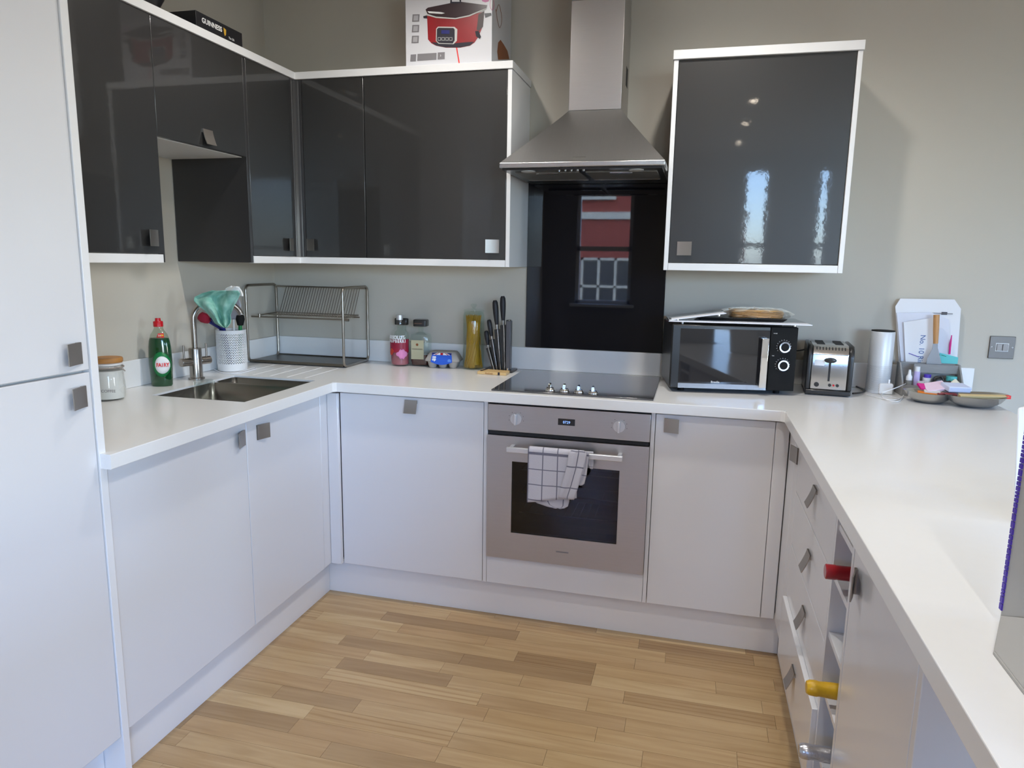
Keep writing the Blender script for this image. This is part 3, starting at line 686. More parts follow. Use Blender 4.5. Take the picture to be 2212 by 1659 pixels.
# ---------------------------------------------------------------- tea towel
tw = thing('tea_towel', 'pale checked tea towel hung over the oven handle', 'towel', (1.52, HYY, .5))
def sheet(name, rows, n, ydepth, m, parent, us, vs, wav=.003, th=.0025, seed=0, ph=0.0):
    """rows: (z, xl, xr); ydepth(t,s)->y ; uv scaled"""
    b = MB(); uvs = []
    R = []
    fine = []
    for (z0, a0, c0), (z1, a1, c1) in zip(rows, rows[1:]):
        for k in range(5): t = k/5; fine.append((z0+(z1-z0)*t, a0+(a1-a0)*t, c0+(c1-c0)*t))
    fine.append(rows[-1])
    for i, (z, xl, xr) in enumerate(fine):
        row = []
        for j in range(n+1):
            s = j/n; t = i/(len(fine)-1)
            row.append((xl+(xr-xl)*s, ydepth(t, s)+wav*math.sin(s*9+t*3+seed), z)); uvs.append((s*us+ph, vs[0]+(vs[1]-vs[0])*t))
        R.append(row)
    b.grid(R); return b.build(name, m, parent, solid=th, uvs=uvs, ang=80)
FYT = HYY-.012
def dep(base):
    def f(t, s): return base - .004*t
    return f
# over the bar then down
def drape(name, x0, x1, zfront, zback, base, us, seed, slant=0, tops=None):
    b = MB(); uvs = []; R = []
    path = []
    for k in range(8): path.append((HYY+base+.004, zback+(.702-zback)*k/8))
    for k in range(9): a = PI*k/8; path.append((HYY+math.cos(a)*base, .706+math.sin(a)*(.010+base*.4)))
    nn = 16
    for k in range(1, nn+1): path.append((HYY-base-.004*k/nn, .702-(.702-zfront(0))*k/nn))
    n = 18; tot = len(path)
    for i, (y, z) in enumerate(path):
        row = []
        for j in range(n+1):
            s = j/n; zz = z
            fr = max(0, (i-16)/nn)
            if i > 16: zz = .702-(.702-zfront(s))*(i-16)/nn
            x = x0+(x1-x0)*s+slant*fr*(1 if True else 0)
            row.append((x, y+.0035*math.sin(s*11+seed+fr*2)*fr, zz)); uvs.append((s*us, ((.700-zz)/.057 if i > 12 else -2.6+.12*i)))
        R.append(row)
    b.grid(R); return b.build(name, M['check'], tw, solid=.003, uvs=uvs, ang=80)
drape('front_fold', 1.418, 1.600, lambda s: .514+.035*s, .60, .012, 3.4, 0)
sheet('back_layer', [(.60, 1.44, 1.575), (.53, 1.43, 1.572), (.512, 1.45, 1.568), (.503, 1.49, 1.555), (.500, 1.52, 1.54)], 10, lambda t, s: HYY-.005, M['check'], tw, 2.4, (3.2, 4.2), .002)
# slanting flap in front
sheet('side_flap', [(.728, 1.580, 1.622), (.716, 1.568, 1.632), (.66, 1.562, 1.622), (.60, 1.548, 1.608), (.553, 1.535, 1.595), (.545, 1.538, 1.592)], 12, lambda t, s: HYY-.022-.006*math.sin(t*PI), M['check'], tw, 1.25, (-.35, 3.3), .002, seed=1, ph=.35)
sheet('narrow_flap', [(.724, 1.612, 1.640), (.70, 1.616, 1.638), (.64, 1.606, 1.633), (.605, 1.596, 1.626), (.598, 1.598, 1.618)], 8, lambda t, s: HYY-.017, M['check'], tw, .6, (-.4, 2.3), .002, seed=2, ph=.2)
sheet('hanging_corner', [(.716, 1.630, 1.650), (.67, 1.632, 1.652), (.652, 1.640, 1.650)], 5, lambda t, s: HYY+.016, M['check'], tw, .5, (.1, 1.3), .001, seed=3, ph=.5)

# ---------------------------------------------------------------- light switch
sw = thing('light_switch', 'dark metal double light switch on the wall above the breakfast bar', 'switch', (3.102, 0, 1.085))
o = B(3.060, 3.145, -.006, -.0005, 1.043, 1.128).build('plate', mat('pewter_plate', (.13, .115, .105, 1), .4, metal=.8), sw, bevel=.0015)
fr = B(3.081, 3.124, -.0072, -.006, 1.071, 1.102).build('surround', M['white'], sw)
for rx in (3.0835, 3.1035): B(rx, rx+.018, -.011, -.0073, 1.0735, 1.0995).build('rocker', mat('rocker_metal', (.16, .14, .13, 1), .35, metal=.8), sw, bevel=.001)
for rx in (3.068, 3.137): MB().cyl((rx, -.006, 1.0865), (rx, -.0072, 1.0865), .0035, n=12).build('screw', M['chrome'], sw)

# ---------------------------------------------------------------- tap
TX, TY = .100, -.712
tp = thing('tap', 'brushed steel monobloc mixer tap with swan neck behind the sink', 'tap', (TX, TY, H))
MB().lathe([(.030, H+.0005), (.030, H+.006), (.024, H+.008), (.0235, H+.118), (.022, H+.122), (.014, H+.123)], (TX, TY), n=28).build('body', M['tap'], tp)
dx, dy = .55, .835      # spout direction
def sp(t, z): return (TX+dx*t, TY+dy*t, z)
pts = [sp(0, H+.115), sp(0, H+.21)]
R_ = .094
for k in range(0, 21):
    a = PI - PI*k/20*0.94; pts.append(sp(R_+R_*math.cos(a), H+.232+R_*.72*math.sin(a)))
MB().tube(pts, .0105, 16).build('spout', M['tap'], tp, ang=60)
perp = Vector((-.31, -.95, 0)).normalized()
for sgn in (1, -1):
    c0 = Vector((TX, TY, H+.070)); c1 = c0+perp*.062*sgn
    o = MB().cyl(c0+perp*.018*sgn, c1, .0155).build('valve', M['tap'], tp, bevel=.0015)
    c2 = c1-perp*.014*sgn
    MB().cyl(c2+Vector((0, 0, .012)), c2+Vector((0, 0, .066)), .0038, n=12).build('lever', M['tap'], o)
# green cloth over the spout
PLY = -.62
def px_sheet(rows, ypl, disp, n=22, sub=4):
    b = MB(); R = []; fine = []
    for (v0, a0, c0), (v1, a1, c1) in zip(rows, rows[1:]):
        for k in range(sub): t = k/sub; fine.append((v0+(v1-v0)*t, a0+(a1-a0)*t, c0+(c1-c0)*t))
    fine.append(rows[-1])
    for i, (v, ul, ur) in enumerate(fine):
        t = i/(len(fine)-1)
        R.append([at(ul+(ur-ul)*j/n, v, 'y', ypl+disp(t, j/n)) for j in range(n+1)])
    b.grid(R); return b
rows = [(628, 458, 514), (634, 436, 519), (642, 420, 516), (650, 419, 512), (660, 428, 506), (670, 441, 502), (680, 452, 498), (690, 459, 499), (698, 464, 498), (704, 474, 493), (708, 484, 490)]
b = px_sheet(rows, -.745, lambda t, s: .016*math.sin(s*14+t*2)*(.4+t)+.012*math.sin(s*5-t*4)+.008*math.sin(t*11))
solo(b, 'dish_cloth', M['cloth'], (.15, PLY, 1.1), 'wet green and white cloth draped over the tap spout', 'cloth', solid=.002, ang=80)
rows = [(622, 510, 514), (618, 502, 517), (625, 485, 521), (632, 486, 523), (634, 500, 524), (638, 514, 522)]
b = px_sheet([(619, 500, 516), (624, 487, 519), (629, 485, 522), (634, 488, 524), (640, 510, 524)], -.70, lambda t, s: .006*math.sin(s*7+t*3))
solo(b, 'sponge_cloth', M['white'], (.2, PLY, 1.2), 'small white sponge cloth on top of the tap spout', 'cloth', solid=.006, ang=60)

# utensil caddy: perforated white cylinder
kx, ky = .088, -.47
cd_ = thing('utensil_caddy', 'round white perforated utensil caddy standing behind the tap', 'caddy', (kx, ky, H))
b = MB(); NR, NC = 12, 40; r = .060; z0, z1 = H+.032, H+.158
for i in range(NR+1):
    z = z0+(z1-z0)*i/NR
    rg = [b.v((kx+rr_*math.cos(a), ky+rr_*math.sin(a), zz)) for rr_, zz in ((r, z-.0012),) for a in [2*PI*k/NC for k in range(NC)]]
    r2 = [b.v((kx+r*math.cos(a), ky+r*math.sin(a), z+.0012)) for a in [2*PI*k/NC for k in range(NC)]]
    b.skin([rg, r2], False, False)
for i in range(NR):
    for k in range(NC):
        za = z0+(z1-z0)*i/NR; zb_ = z0+(z1-z0)*(i+1)/NR
        for s0, s1 in ((0, .5), (1, .5)):
            a0 = 2*PI*(k+s0)/NC; a1 = 2*PI*(k+s1)/NC; w = .0010/r*1.3
            q = [(a0-w, za), (a0+w, za), (a1+w, zb_), (a1-w, zb_)]
            b.f([b.v((kx+r*math.cos(a), ky+r*math.sin(a), z)) for a, z in q])
o = b.build('lattice', M['white'], cd_, solid=.0012, smooth=False); props(o, kind='stuff')
MB().lathe([(.056, H+.0005), (.059, H+.003), (r, H+.033), (.0585, H+.033), (.055, H+.006)], (kx, ky), n=40).build('base', M['white'], cd_)
MB().lathe([(r, H+.157), (r+.001, H+.172), (r-.002, H+.172), (r-.002, H+.157)], (kx, ky), n=40, cap0=False, cap1=False).build('rim', M['white'], cd_)
def brush(label, base, tip, hr, m, mh, cat='brush', name='dish_brush'):
    t = thing(name, label, cat, base)
    hz = Vector(tip)-Vector((kx, ky, 0)); hz.z = 0; mid = Vector((kx, ky, H+.180))+hz.normalized()*min(.046, hz.length)
    MB().tube([base, mid, tip], [.008, .008, .008], 10).build('handle', mh, t)
    d = (Vector(tip)-mid).normalized()
    c = Vector(tip)
    Mx = Matrix.Translation(c) @ d.to_track_quat('Z', 'Y').to_matrix().to_4x4()
    MB(Mx).lathe([(.012, -.005), (hr*.8, .005), (hr, .02), (hr*.85, .036), (hr*.3, .042)], n=20).build('bristles', m, t)
    return t
brush('dish brush with red bristles leaning out of the utensil caddy', (kx-.01, ky+.0, H+.006), at(449, 692, 'y', -.565), .021, mat('red_bristle', S(160, 26, 52), .8, bump=.8, bscale=300), M['navy'])
brush('blue scrubbing brush in the utensil caddy behind the green cloth', (kx+.01, ky-.02, H+.006), at(472, 697, 'y', -.545), .018, M['navy'], M['navy'])
brush('dark round utensil in the caddy beside the spout end', (kx+.03, ky+.01, H+.006), at(519, 700, 'y', ky), .018, M['matt'], M['greenlab'], cat='utensil', name='utensil')
t = thing('spatula', 'clear plastic spatula with rounded blade in the utensil caddy', 'spatula', (kx+.02, ky-.01, H+.006))
MB().tube([(kx+.015, ky-.01, H+.006), at(505, 690, 'y', ky-.01)], .004, 8).build('handle', M['white'], t)
b = px_sheet([(640, 502, 508), (648, 494, 518), (660, 492, 521), (675, 494, 519), (690, 499, 512)], ky-.01, lambda t, s: 0, n=8); b.build('blade', mat('pale_blade', S(170, 172, 182), .3), t, solid=.002)

# glass in the sink, corner
gx_, gy_ = .235, -.80
zb = H-.175+.002
p = at(418, 850, 'y', -.80)
t = solo(MB().lathe([(.028, zb), (.030, zb+.004), (.037, zb+.192), (.0355, zb+.192), (.0285, zb+.008)], (.225, -.83), n=28), 'drinking_glass', glass('tumbler_glass', (.86, .89, .89, 1), .02, refl=2.2), (.225, -.83, zb), 'clear tumbler standing in the big sink bowl by the tap', 'glass')
MB().lathe([(.0285, zb+.009), (.031, zb+.07)], (.225, -.83), n=24).build('water', mat('cloudy_water', S(178, 182, 190), .2), t)
# folded thin cloth by the caddy
b = px_sheet([(796, 466, 470), (801, 474, 484), (806, 486, 508), (808, 500, 530)], -.51, lambda t, s: 0) if False else None
ml = [at(u, v, 'z', H+.003) for u, v in ((462, 797), (470, 802), (482, 806), (500, 807), (520, 803), (540, 797), (552, 794), (553, 797), (540, 801), (520, 806), (502, 807))]
solo(MB().tube(ml, .0022, 6), 'elastic_loop', M['paper'], ml[0], 'thin pale strap lying at the foot of the utensil caddy', 'strap')

# ---------------------------------------------------------------- washing-up liquid
fx, fy = .083, -.878
fb = thing('washing_up_liquid', 'squeezy bottle of green washing-up liquid with red cap behind the sink', 'bottle', (fx, fy, H), .40)
ML = T[fb]
body = [(.034, .0005), (.037, .006), (.0385, .04), (.0405, .08), (.040, .115), (.0385, .145), (.036, .165), (.033, .176)]
MB(ML).lathe(body, n=36, sx=1, sy=.62).build('body', M['liquid'], fb)
MB(ML).lathe([(.033, .176), (.029, .19), (.019, .205), (.0155, .213), (.0155, .218)], n=36, sx=1, sy=.75).build('shoulder', glass('pale_plastic', (.80, .84, .78, 1), .1), fb)
o = MB(ML).lathe([(.0165, .2185), (.0165, .236), (.015, .238)], n=28).build('cap', M['red'], fb)
MB(ML).lathe([(.010, .238), (.009, .249)], n=20).build('nozzle', M['red'], o)
def on_bottle(cx, cz, rx, rz, m, name, lift, a0=-PI/2, n=24, rad=None):
    b = MB(ML); c = b.v(surf(cx, cz, lift)); ring = [b.v(surf(cx+rx*math.cos(2*PI*k/n), cz+rz*math.sin(2*PI*k/n), lift)) for k in range(n)]
    mid = [b.v(surf(cx+.6*rx*math.cos(2*PI*k/n), cz+.6*rz*math.sin(2*PI*k/n), lift)) for k in range(n)]
    for k in range(n): b.f([c, mid[k], mid[(k+1) % n]]); b.f([mid[k], ring[k], ring[(k+1) % n], mid[(k+1) % n]])
    return b.build(name, m, fb, solid=.0003)
def surf(x, z, lift):
    rr_ = body[0][0]
    for (r0, z0), (r1, z1) in zip(body, body[1:]):
        if z0 <= z <= z1: rr_ = r0+(r1-r0)*(z-z0)/(z1-z0)
    s = max(-.98, min(.98, x/rr_)); return (x*(1+lift*10), -rr_*.62*math.sqrt(1-s*s)-lift, z)
on_bottle(.009, .082, .030, .046, M['greenlab'], 'label', .0006); on_bottle(.012, .080, .024, .032, M['whiteink'], 'label', .0012)
for i_, ch_ in enumerate('FAIRY'):
    x_ = -.0035+i_*.0082; e_ = .002; p_, q_ = Vector(surf(x_, .074, .0021)), Vector(surf(x_+e_, .074, .0021))
    text(ch_, .0195, ML @ p_, ML.to_3x3() @ (q_-p_), (0, 0, 1), M['redlab'], fb, sx=.80, align='CENTER', bold=.035)
MB(ML).prism([(-.002, .180), (.024, .180), (.0235, .196), (.004, .195)], 'y', -.0215, -.0205).build('offer_sticker', M['redlab'], fb)
text('3X', .010, ML @ Vector((.003, -.0218, .184)), ML.to_3x3() @ Vector((1, 0, 0)), (0, 0, 1), M['whiteink'], fb)
text('FREE', .0045, ML @ Vector((.014, -.0218, .187)), ML.to_3x3() @ Vector((1, 0, 0)), (0, 0, 1), mat('yellow_ink', S(240, 200, 60), .5), fb) if False else MB(ML).box(.015, .022, -.0222, -.0217, .186, .191).build('star', mat('yellow_ink', S(240, 200, 60), .5), fb)

# coffee jar
jx, jy = .105, -1.145
jr = thing('storage_jar', 'glass clip-top jar of white contents with a bamboo lid by the tall unit', 'jar', (jx, jy, H))
MB().lathe([(.045, H+.0005), (.050, H+.004), (.0515, H+.02), (.046, H+.105), (.043, H+.112), (.041, H+.112), (.044, H+.104), (.049, H+.02), (.046, H+.006)], (jx, jy), n=40).build('glass', M['glass'], jr)
MB().lathe([(.044, H+.0065), (.0475, H+.02), (.0435, H+.098)], (jx, jy), n=36).build('contents', M['flour'], jr)
MB().lathe([(.040, H+.1125), (.0455, H+.117), (.0455, H+.121), (.042, H+.124)], (jx, jy), n=36).build('seal', M['white'], jr)
MB().lathe([(.046, H+.1245), (.0475, H+.128), (.0475, H+.137), (.045, H+.140)], (jx, jy), n=36).build('lid', M['bamboo'], jr)
b = MB(); b.tube([(jx+.0475*math.cos(a), jy+.0475*math.sin(a), H+.109) for a in [2*PI*k/28 for k in range(28)]], .0028, 6, closed=True); b.build('clip_ring', M['rubber'], jr)
a = -.1
b = MB(); b.tube([(jx+.045*math.cos(-.35), jy+.045*math.sin(-.35), H+.112), (jx+.058*math.cos(-.1), jy+.056*math.sin(-.1), H+.110), (jx+.064*math.cos(.1), jy+.060*math.sin(.1), H+.098), (jx+.052*math.cos(.2), jy+.05*math.sin(.2), H+.104)], .002, 6); b.build('clip', M['rubber'], jr)
b = MB(); b.tube([(jx+.048*math.cos(-2.2), jy+.048*math.sin(-2.2), H+.098), (jx+.053*math.cos(-1.95), jy+.053*math.sin(-1.95), H+.06)], .002, 6); b.build('latch', M['rubber'], jr)
text('COFFEE', .013, (jx+.016, jy-.0495, H+.032), (.87, .34, 0), (0, 0, 1), M['grey'], jr)

# ---------------------------------------------------------------- plate drying rack
rk = thing('plate_rack', 'steel plate drying rack with tray standing in the worktop corner', 'dish rack', (.27, -.13, H))
x0, x1, y0, y1, zt = .022, .497, -.262, -.022, 1.252
def side_loop(x):
    r = .022; P = []
    for cy, cz, a0 in ((y1-r, zt-r, 0), (y0+r, zt-r, 90), (y0+r, H+.012+r-.006, 180), (y1-r, H+.012+r-.006, 270)):
        for k in range(5): a = math.radians(a0+22.5*k); P.append((x, cy+r*math.cos(a), cz+r*math.sin(a)))
    return P
for x in (x0, x1): MB().tube(side_loop(x), .0058, 10, closed=True).build('side_frame', M['rack'], rk, ang=60)
b = MB(); b.box(x0+.006, x1-.006, y0+.006, y1-.006, H+.008, H+.011); b.box(x0+.006, x1-.006, y0+.004, y0+.007, H+.004, H+.016); b.box(x0+.006, x1-.006, y1-.007, y1-.004, H+.004, H+.016)
b.build('tray', mat('tray_steel', (.16, .145, .12, 1), .35, metal=1), rk)
zs_ = 1.112
for yy, zz, nm in ((y0+.03, zs_, 'front_rail'), (y1-.075, zs_+.002, 'middle_rail'), (y1-.01, 1.243, 'top_rail')):
    MB().tube([(x0+.004, yy, zz), (x1-.004, yy, zz)], .0036, 8).build(nm, M['rack'], rk)
o = MB().tube([(x0+.05, y0+.03, zs_+.008), (x0+.05, y1-.075, zs_+.012), (x1-.01, y1-.075, zs_+.012), (x1-.01, y0+.03, zs_+.008)], .0028, 8).build('plate_frame', M['rack'], rk)
N_ = 30
w0 = None
for k in range(N_):
    xx = x0+.065+(x1-x0-.095)*k/(N_-1)
    if w0 is None:
        b = MB(); b.tube([(xx, y1-.09, zs_-.002), (xx+.002, y1-.085, zs_+.012), (xx, y1-.07, zs_+.03), (xx, y1-.014, 1.242)], .0014, 6); w0 = b.build('wire', M['rack'], rk); X_0 = xx
    else:
        c_ = w0.copy(); C.objects.link(c_); c_.parent = rk; c_.location = (xx-X_0, 0, 0)
MB().cyl((x1-.004, y0+.03, zs_), (x1+.012, y0+.03, zs_), .006, n=12).build('hook', M['rack'], rk)
MB().cyl((x0+.045, y0+.03, zs_-.002), (x0+.045, y0+.03, zs_+.014), .006, n=12).build('hook', M['rack'], rk)

# ---------------------------------------------------------------- bottles, eggs, spaghetti
bx, by = .690, -.098
vb = thing('spirit_bottle', 'clear raspberry spirit bottle with silver cap beside the drying rack', 'bottle', (bx, by, H), .12)
ML = T[vb]
MB(ML).lathe([(.038, .0005), (.042, .004), (.043, .01), (.043, .135), (.040, .150), (.030, .166), (.016, .178), (.0135, .19), (.0135, .212)], n=36, sx=1, sy=.9).build('glass', M['glass'], vb)
MB(ML).lathe([(.036, .006), (.040, .01), (.040, .112)], n=32, sx=1, sy=.88).build('contents', mat('pink_spirit', S(150, 84, 92), .15, coat=.5, noise=.3, nscale=20), vb)
MB(ML).lathe([(.0150, .2065), (.0150, .228), (.013, .229)], n=24).build('cap', M['alu'], vb)
def wrap(MLx, parent, r, sy, a0, a1, z0, z1, m, name, lift=.0008, n=14, shape=None):
    b = MB(MLx); R = []
    for i in range(7):
        z = z0+(z1-z0)*i/6; row = []
        for j in range(n+1):
            s = j/n; aa = a0+(a1-a0)*s; zz = z
            if shape: zz, aa = shape(i/6, s, z, aa)
            row.append(((r+lift)*math.cos(aa), (r*sy+lift)*math.sin(aa), zz))
        R.append(row)
    b.grid(R); return b.build(name, m, parent, solid=.0003, ang=60)
wrap(ML, vb, .043, .9, -PI*.93, -PI*.05, .062, .122, M['rasp'], 'print')
wrap(ML, vb, .043, .9, -PI*.55, -PI*.14, .034, .078, M['pink'], 'print', .0014, shape=lambda i, s, z, a: (.056+(.022*math.sin(PI*s)+.003*math.sin(23*s))*(2*i-1), a))
wrap(ML, vb, .043, .9, -PI*.86, -PI*.62, .045, .078, M['orange'], 'print', .0013, shape=lambda i, s, z, a: (.060+(.016*math.sin(PI*s))*(2*i-1)+.01*s, a))
def arc_text(body_, size, zz, MLx, parent, r, sy, a0, a1, m, sx=1):
    n = len(body_)
    for i, ch in enumerate(body_):
        aa = a0+(a1-a0)*(i+.5)/n; p = MLx @ Vector(((r+.0019)*math.cos(aa), (r*sy+.0019)*math.sin(aa), zz)); rt = MLx.to_3x3() @ Vector((-math.sin(aa), math.cos(aa)*sy, 0))
        text(ch, size, p, rt, (0, 0, 1), m, parent, align='CENTER', sx=sx, bold=.045)
arc_text('ABSOLUT', .0215, .124, ML, vb, .043, .9, -PI*.86, -PI*.26, M['whiteink'], .9)
arc_text('RASPBERRI', .0190, .108, ML, vb, .043, .9, -PI*.88, -PI*.20, M['whiteink'], .8)
# the two square-capped bottles
def square_bottle(x, y, label, lab=True):
    t = thing('liqueur_bottle', label, 'bottle', (x, y, H), .1); ML = T[t]
    MB(ML).lathe([(.037, .0005), (.041, .004), (.044, .03), (.045, .125), (.041, .142), (.022, .150), (.011, .154), (.011, .178)], n=40, sy=.78, power=5).build('glass', M['glassg'], t)
    MB(ML).lathe([(.038, .006), (.041, .02), (.042, .052)], n=40, sy=.76, power=5).build('liquid', M['spirit'], t)
    cap = MB(ML).lathe([(.029, .1785), (.031, .180), (.031, .206), (.028, .209)], n=40, sy=.85, power=7).build('cap', M['black'], t, bevel=.001)
    text('DISARONNO', .0062, ML @ Vector((-.024, -.0270, .190)), ML.to_3x3() @ Vector((1, 0, 0)), (0, 0, 1), mat('tan_ink', S(150, 110, 90), .5), cap)
    if lab:
        B(-.036, .022, -.0362, -.0352, .032, .118, ML).build('label', M['cream'], t)
        text('DISARONNO', .0085, ML @ Vector((-.0325, -.0365, .075)), ML.to_3x3() @ Vector((1, 0, 0)), (0, 0, 1), mat('brown_ink', S(80, 50, 40), .5), t, sx=.98)
        MB(ML).cyl((-.008, -.0363, .098), (-.008, -.0367, .098), .006, n=14).build('crest', M['brown'], t)
    return t
square_bottle(.778, -.062, 'amber liqueur bottle with black square cap and cream label')
square_bottle(.678, -.040, 'square-capped liqueur bottle hidden behind the raspberry spirit bottle', False) if False else None
t = thing('liqueur_bottle', 'liqueur bottle with black square cap behind the raspberry spirit bottle', 'bottle', (.672, -.0335, H), 0)
ML = T[t]
MB(ML).lathe([(.014, .0005), (.0155, .004), (.0155, .145), (.010, .152), (.009, .178)], n=24, sx=2.2, sy=.9, power=5).build('glass', M['glassg'], t)
MB(ML).lathe([(.013, .1785), (.014, .180), (.014, .206), (.012, .209)], n=40, sx=2.2, sy=.9, power=7).build('cap', M['black'], t)

# egg box
eg = thing('egg_box', 'grey pulp egg box with a blue label next to the spaghetti jar', 'egg box', (.893, -.075, H), .12)
ML = T[eg]
b = MB(ML)
for i in (-1, 0, 1):
    for j in (-.5, .5): b.lathe([(.013, .0005), (.016, .003), (.024, .030), (.024, .034)], (i*.046, j*.046), n=14)
b.build('cups', M['pulp'], eg)
b = MB(ML); rings = []
for hx, hy, z in ((.078, .049, .030), (.078, .049, .036), (.066, .042, .058), (.056, .034, .071), (.05, .028, .073)):
    rings.append([b.v((sx*hx+ox*0, sy*hy, z)) for sx, sy, ox in ((-1, -.8, 0), (-.85, -1, 0), (.85, -1, 0), (1, -.8, 0), (1, .8, 0), (.85, 1, 0), (-.85, 1, 0), (-1, .8, 0))])
b.skin(rings); b.build('lid', M['pulp'], eg, bevel=.003)
lab = [(-.044, -.0415, .0625), (.044, -.0415, .0625), (.048, -.051, .034)] + [(.048-.096*k/8, -.0525, .028-.012*math.sin(PI*k/8)) for k in range(9)] + [(-.048, -.051, .034)]
nrm = ML.to_3x3() @ Vector((0, -.93, .36))
print_poly([ML @ Vector(p) for p in lab], nrm, M['blue'], eg, 'label', th=.0008, lift=.003)
fl_ = [(-.044, -.0395, .067), (.044, -.0395, .067), (.0445, -.043, .0585), (-.0445, -.043, .0585)]
o = print_poly([ML @ Vector(p) for p in fl_], nrm, M['whiteink'], eg, 'flag_strip', th=.0005, lift=.004)
for p in ([(-.006, -.0395, .067), (.006, -.0395, .067), (.006, -.043, .0585), (-.006, -.043, .0585)], [(-.016, -.0395, .067), (-.012, -.0395, .067), (-.026, -.043, .0585), (-.032, -.043, .0585)], [(.012, -.0395, .067), (.016, -.0395, .067), (.032, -.043, .0585), (.026, -.043, .0585)]):
    print_poly([ML @ Vector(q) for q in p], nrm, M['red'], o, 'stripe', lift=.0047)
for p in ([(-.044, -.0395, .067), (-.020, -.0395, .067), (-.040, -.043, .0585), (-.044, -.043, .0585)], [(.020, -.0395, .067), (.044, -.0395, .067), (.044, -.043, .0585), (.040, -.043, .0585)]):
    print_poly([ML @ Vector(q) for q in p], nrm, M['navy'], o, 'stripe', lift=.0045)
up_ = ML.to_3x3() @ Vector((0, .33, .94)); rt_ = ML.to_3x3() @ Vector((1, 0, 0))
text('co', .0165, ML @ Vector((-.041, -.0512, .0465)), rt_, up_, M['whiteink'], eg, depth=.0004, bold=.05); text('op', .0165, ML @ Vector((-.042, -.0545, .0365)), rt_, up_, M['whiteink'], eg, depth=.0004, bold=.05)
text('FREE RANGE', .0045, ML @ Vector((-.012, -.0545, .036)), rt_, up_, M['whiteink'], eg) if False else None
MB(ML).cyl((.036, -.0545, .036), (.036, -.0551, .036), .008, n=16).build('stamp', mat('pale_blue_print', S(90, 140, 220), .5), eg)

# spaghetti jar
sx_, sy_ = 1.031, -.075
sj = thing('spaghetti_jar', 'tall glass jar of dry spaghetti beside the knife block', 'jar', (sx_, sy_, H))
MB().lathe([(.046, H+.0005), (.0475, H+.003), (.0475, H+.235), (.044, H+.245), (.043, H+.252), (.041, H+.252), (.0455, H+.235), (.0455, H+.006)], (sx_, sy_), n=40).build('glass', M['glassg'], sj)
b = MB()
rs = random.Random(5)
for k in range(150):
    a = rs.random()*2*PI; rr_ = .043*math.sqrt(rs.random()); tw_ = 1.5+rs.random()*.5
    p0 = (sx_+rr_*math.cos(a), sy_+rr_*math.sin(a), H+.007); r2_ = rr_*.82
    pm = (sx_+rr_*.74*math.cos(a+tw_/2), sy_+rr_*.74*math.sin(a+tw_/2), H+.125)
    p1 = (sx_+r2_*math.cos(a+tw_), sy_+r2_*math.sin(a+tw_), H+.228+rs.random()*.012)
    b.tube([p0, pm, p1], .00095, 5)
props(b.build('spaghetti', M['pasta'], sj), kind='stuff')
MB().lathe([(.006, H+.02), (.031, H+.02), (.025, H+.12), (.030, H+.21), (.006, H+.21)], (sx_, sy_), n=20).build('spaghetti_core', M['pasta'], sj)
o = MB().lathe([(.038, H+.2525), (.046, H+.254), (.046, H+.261), (.030, H+.266), (.010, H+.268)], (sx_, sy_), n=36).build('lid', M['glassg'], sj)
MB().lathe([(.006, H+.268), (.009, H+.272), (.0145, H+.280), (.0145, H+.284), (.009, H+.288)], (sx_, sy_), n=24).build('knob', M['glassg'], o)

# knife block, knives, board
kb = thing('knife_block', 'black fan-shaped knife block of upright slots beside the hob', 'knife block', (1.165, -.12, H))
B(1.095, 1.225, -.140, -.045, H+.0005, H+.009).build('base', M['black'], kb, bevel=.002)
def slot(u0, v0, u1, v1, yy, w, parent=kb):
    p0 = at(u0, v0, 'y', yy); p1 = at(u1, v1, 'y', yy); p0.z = H+.009
    d = (p1-p0).normalized(); s = d.cross(Vector((0, 1, 0))).normalized()
    b = MB(); hw = w/2
    b.hexa([p0-s*hw*.7+Vector((0, -.014, 0)), p0+s*hw*.7+Vector((0, -.014, 0)), p0+s*hw*.7+Vector((0, .014, 0)), p0-s*hw*.7+Vector((0, .014, 0))],
           [p1-s*hw+Vector((0, -.017, 0)), p1+s*hw+Vector((0, -.017, 0)), p1+s*hw+Vector((0, .017, 0)), p1-s*hw+Vector((0, .017, 0))])
    o = b.build('slot', M['black'], kb, bevel=.002)
    b = MB(); q1 = p1.lerp(p0, .0)-s*hw*.72+Vector((0, -.0165, 0)); q0 = p0-s*hw*.5+Vector((0, -.0155, 0)); b.tube([q0, q1], .0016, 6); b.build('slot_trim', M['chrome'], o)
    return p1, d
def knife(u, v, p1, d, yy, label, r):
    top = at(u, v, 'y', yy); dd_ = (top-p1).normalized(); Ln = (top-p1).length
    t = thing('knife', label, 'knife', p1)
    Q = dd_.to_track_quat('Z', 'Y').to_matrix().to_4x4(); Mx = Matrix.Translation(p1) @ Q
    MB(Mx).lathe([(r*.5, -.03), (r*.55, .0), (r*.62, .006), (r*.62, Ln*.16)], n=16, sy=.8).build('bolster', M['nickel'], t)
    MB(Mx).lathe([(r*.62, Ln*.16), (r*.8, Ln*.3), (r, Ln*.55), (r*1.05, Ln*.75), (r*.95, Ln*.92), (r*.6, Ln*.99)], n=18, sy=.85).build('grip', mat('knife_grip', (.012, .011, .014, 1), .5), t)
    return t
K = [(1068, 797, 1055, 751, -.125, .014, 1050, 714, .0115, 'smallest black-handled knife at the low end of the knife block'),
     (1074, 797, 1063, 733, -.120, .016, 1056, 690, .0120, 'second shortest black-handled knife in the block'),
     (1081, 798, 1074, 711, -.115, .018, 1069, 648, .0140, 'long black-handled knife second from the tallest'),
     (1090, 798, 1087, 702, -.110, .020, 1086, 639, .0140, 'tallest black-handled knife in the knife block')]
